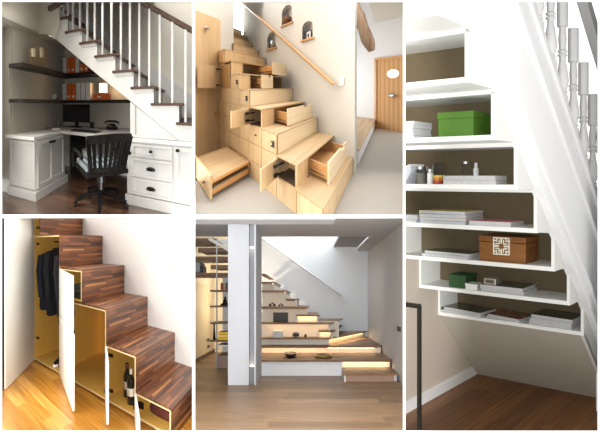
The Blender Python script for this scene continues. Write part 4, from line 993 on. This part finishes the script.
G(R).box(-.775, -.435, 5.72, 5.75, .99, 1.215).build('panel', BLACK, t, .004)
G(R).box(-.765, -.445, 5.716, 5.72, 1.0, 1.205).build('screen', plain('screen_dark', (.02, .02, .023), .3), t)
t = thing(R, 'storage_box', 'white square box on the stair shelf left of the toy camera', 'box', (-.67, 5.75, .64))
G(R).box(-.78, -.565, 5.7, 5.82, .64, .77).build('box', WH5, t, .003); G(R).box(-.785, -.56, 5.695, 5.825, .77, .80).build('lid', WHITE, t, .003)
t = thing(R, 'camera_figure', 'small old film camera on the stair shelf right of the white box', 'camera', (-.26, 5.75, .64))
G(R).box(-.33, -.18, 5.72, 5.78, .665, .735).build('body', BLACK, t, .003); G(R).box(-.30, -.22, 5.72, 5.78, .735, .765).build('viewfinder', plain('camera_grey', (.3, .3, .3), .4), t)
G(R).box(-.34, -.17, 5.70, 5.80, .64, .65).build('base', BLACK, t); G(R).box(-.27, -.24, 5.74, 5.76, .65, .665).build('foot', BLACK, t)
t = thing(R, 'round_pot', 'tiny dark round pot right of the toy camera', 'pot', (-.04, 5.75, .64))
G(R, True).lathe(-.035, 5.75, .64, [(0, 0), (.02, 0), (.034, .03), (.03, .06), (.015, .075), (0, .075)]).build('pot', plain('pot_brown', (.08, .05, .035), .5), t)
for u, lb, w_ in ((-.80, 'small model motorcycle on the stair shelf, left one', .15), (-.60, 'small model motorcycle on the stair shelf, right one', .11)):
    t = thing(R, 'model_motorcycle', lb, 'model', (u, 5.75, 1.35), 'model motorcycles on the stair shelf')
    r = w_*.22
    for sx in (-1, 1):
        c = u+sx*w_*.32
        G(R, True).rings([[(c+math.cos(a)*r, 5.74+d, 1.352+r+math.sin(a)*r) for a in (2*math.pi*k/14 for k in range(14))] for d in (0, .015)]).build('wheel', BLACK, t)
    G(R).tube([(u-w_*.32, 5.747, 1.35+r), (u-.01, 5.747, 1.35+r*2.1), (u+w_*.22, 5.747, 1.35+r*2.4), (u+w_*.32, 5.747, 1.35+r)], .008, 6).build('frame', CHROME, t)
    G(R).box(u-w_*.12, u+w_*.16, 5.735, 5.76, 1.35+r*2.0, 1.35+r*2.9).build('tank', DARKMETAL, t, .004)
# outlets
for (u, v, wz), lb in (((1.694, 4.62, .965), 'black light switch on the right wall of the hall'), ):
    t = thing(R, 'light_switch', lb, 'switch', (u, v, wz)); G(R).box(1.688, 1.7, v-.09, v+.09, wz-.045, wz+.045).build('plate', BLACK, t, .003); G(R).box(1.682, 1.688, v-.05, v+.0, wz-.02, wz+.02).build('rocker', DARKMETAL, t)
for wz, lb in ((.42, 'upper black socket low on the cream wall'), (.25, 'lower black socket low on the cream wall')):
    t = thing(R, 'wall_socket', lb, 'socket', (-2.66, 6.75, wz), 'black sockets on the cream wall')
    G(R).box(-2.67, -2.655, 6.62, 6.9, wz-.055, wz+.055).build('plate', BLACK, t, .003); G(R).box(-2.655, -2.65, 6.7, 6.8, wz-.02, wz+.02).build('insert', DARKMETAL, t)
# second flight and shelf rack at the left
t = thing(R, 'open_staircase', 'dark oak open treads with warm light crossing the top left of the hall', 'staircase', (-2.1, 5.5, 2.0))
def px(u): return u
rows = [((-2.67, -2.02), 2.86, .09), ((-2.40, -1.62), 2.65, .075), ((-2.67, -1.62), 2.46, .075), ((-2.12, -1.62), 2.27, .065), ((-2.67, -1.62), 2.10, .075)]
for (a, b_), wz, th_ in rows:
    G(R).box(a, b_, 5.5, 6.0, wz-th_, wz).build('tread', M_trd, t, .003)
    G(R).box(a, b_, 5.5, 5.515, wz-th_-.03, wz-th_).build('tread_lip', M_trd, t)
G(R).prism([(-2.10, 2.86), (-1.40, 2.45), (-1.40, 2.38), (-2.17, 2.82)], 'v', 5.46, 5.5).build('string', M_ws, t)
struct(G(R).prism([(-2.05, 2.86), (-1.40, 2.47), (-1.40, 2.86)], 'v', 5.6, 5.62), 'wall_upper', M_gw)
t = thing(R, 'shelf_rack', 'slim metal rack of dark shelves left of the pale column', 'shelf rack', (-1.8, 5.5, 0))
for u in (-1.98, -1.40): G(R).box(u-.012, u+.012, 5.48, 5.5, 0, 2.86).build('post', plain('rack_steel', (.25, .25, .25), .4, .6), t)
for wz in (1.72, 1.375, 1.01, .62): G(R).box(-2.12, -1.40, 5.46, 5.8, wz-.035, wz).build('shelf', M_trd, t, .002)
G(R).box(-1.97, -1.40, 5.5, 5.8, .48, .51).build('shelf', WH5, t)
G(R).box(-1.98, -1.40, 5.5, 5.85, 0, .28).build('base_box', plain('rack_base_brown', (.22, .15, .13), .6), t)
G(R).box(-1.98, -1.40, 5.86, 5.88, .28, 2.1).build('back_panel', plain('rack_back_grey', (.42, .42, .42), .7), t)
t = bpy.data.objects.new('door_3', None); C.objects.link(t); t.location = R.p(-2.9, 7.1, 0); t['kind'] = 'structure'; t['label'] = 'flush cream door in the left wall behind the rack'
G(R).box(-2.669, -2.655, 5.5, 7.0, .1, 1.92).build('door_leaf', plain('door_cream', (.74, .60, .38), .7), t)
g = G(R, True)
t = thing(R, 'storage_case', 'grey rounded case lying on the lowest dark tread at the left', 'case', (-2.45, 5.7, 2.1))
G(R).box(-2.67, -2.36, 5.52, 5.8, 2.105, 2.34).build('case', plain('case_grey', (.22, .23, .25), .5), t, .03); G(R).box(-2.36, -2.31, 5.56, 5.75, 2.12, 2.26).build('end_cap', BLACK, t, .01)
for i, (u, m, h) in enumerate(((-1.90, plain('book_red', (.25, .04, .03), .6), .16), (-1.84, plain('book_tan', (.3, .2, .12), .6), .15), (-1.79, plain('book_dark', (.04, .035, .04), .6), .17))):
    t = thing(R, 'book', ['dark red book on the topmost rack shelf', 'tan book between darker ones on the topmost rack shelf', 'black book on the topmost rack shelf'][i], 'book', (u, 5.55, 1.72), 'books on the rack')
    G(R).box(u, u+.05, 5.5, 5.65, 1.72, 1.72+h).build('cover', m, t); G(R).box(u+.008, u+.042, 5.505, 5.648, 1.721+h-.002, 1.724+h).build('pages', PAPER, t)
t = thing(R, 'figurine', 'black pointed seated figurine on the second rack shelf', 'figurine', (-1.83, 5.6, 1.375))
G(R, True).lathe(-1.83, 5.58, 1.375, [(0, 0), (.10, 0), (.10, .03), (.05, .06), (.045, .11), (.022, .14), (.028, .165), (.02, .19), (0, .21)], 12).build('body', BLACK, t)
G(R, True).lathe(-1.83, 5.58, 1.365, [(0, .01), (.11, .01), (.11, .02), (0, .02)], 12).build('base', DARKMETAL, t)
t = thing(R, 'vase', 'tall thin black vase at the left end of the third and fourth rack shelf', 'vase', (-2.05, 5.55, .62))
G(R, True).lathe(-2.06, 5.55, .62, [(0, 0), (.03, 0), (.022, .15), (.015, .30), (.025, .36), (0, .36)], 12).build('body', BLACK, t)
for i in range(3):
    wz = .62+i*.06
    tag(G(R).box(-1.95, -1.52, 5.5, 5.75, wz, wz+.056).build('folded_towel', plain('towel_yellow', (.75, .48, .04) if i != 1 else (.8, .6, .15), .8), None, .01), ['bottom', 'middle', 'top'][i]+' one of three yellow folded towels on the rack', 'towel', 'yellow towels on the rack')
def lamp(name, R_, p, power, col, r=.06):
    l = bpy.data.lights.new(name, 'POINT'); l.energy = power; l.color = col; l.shadow_soft_size = r
    o = bpy.data.objects.new(name, l); C.objects.link(o); o.location = R_.p(*p); return o
lamp('cream_wall_fill', R, (-1.62, 6.6, 1.5), 50, (1, .85, .62))  # added fill hidden behind the column to brighten the cream wall
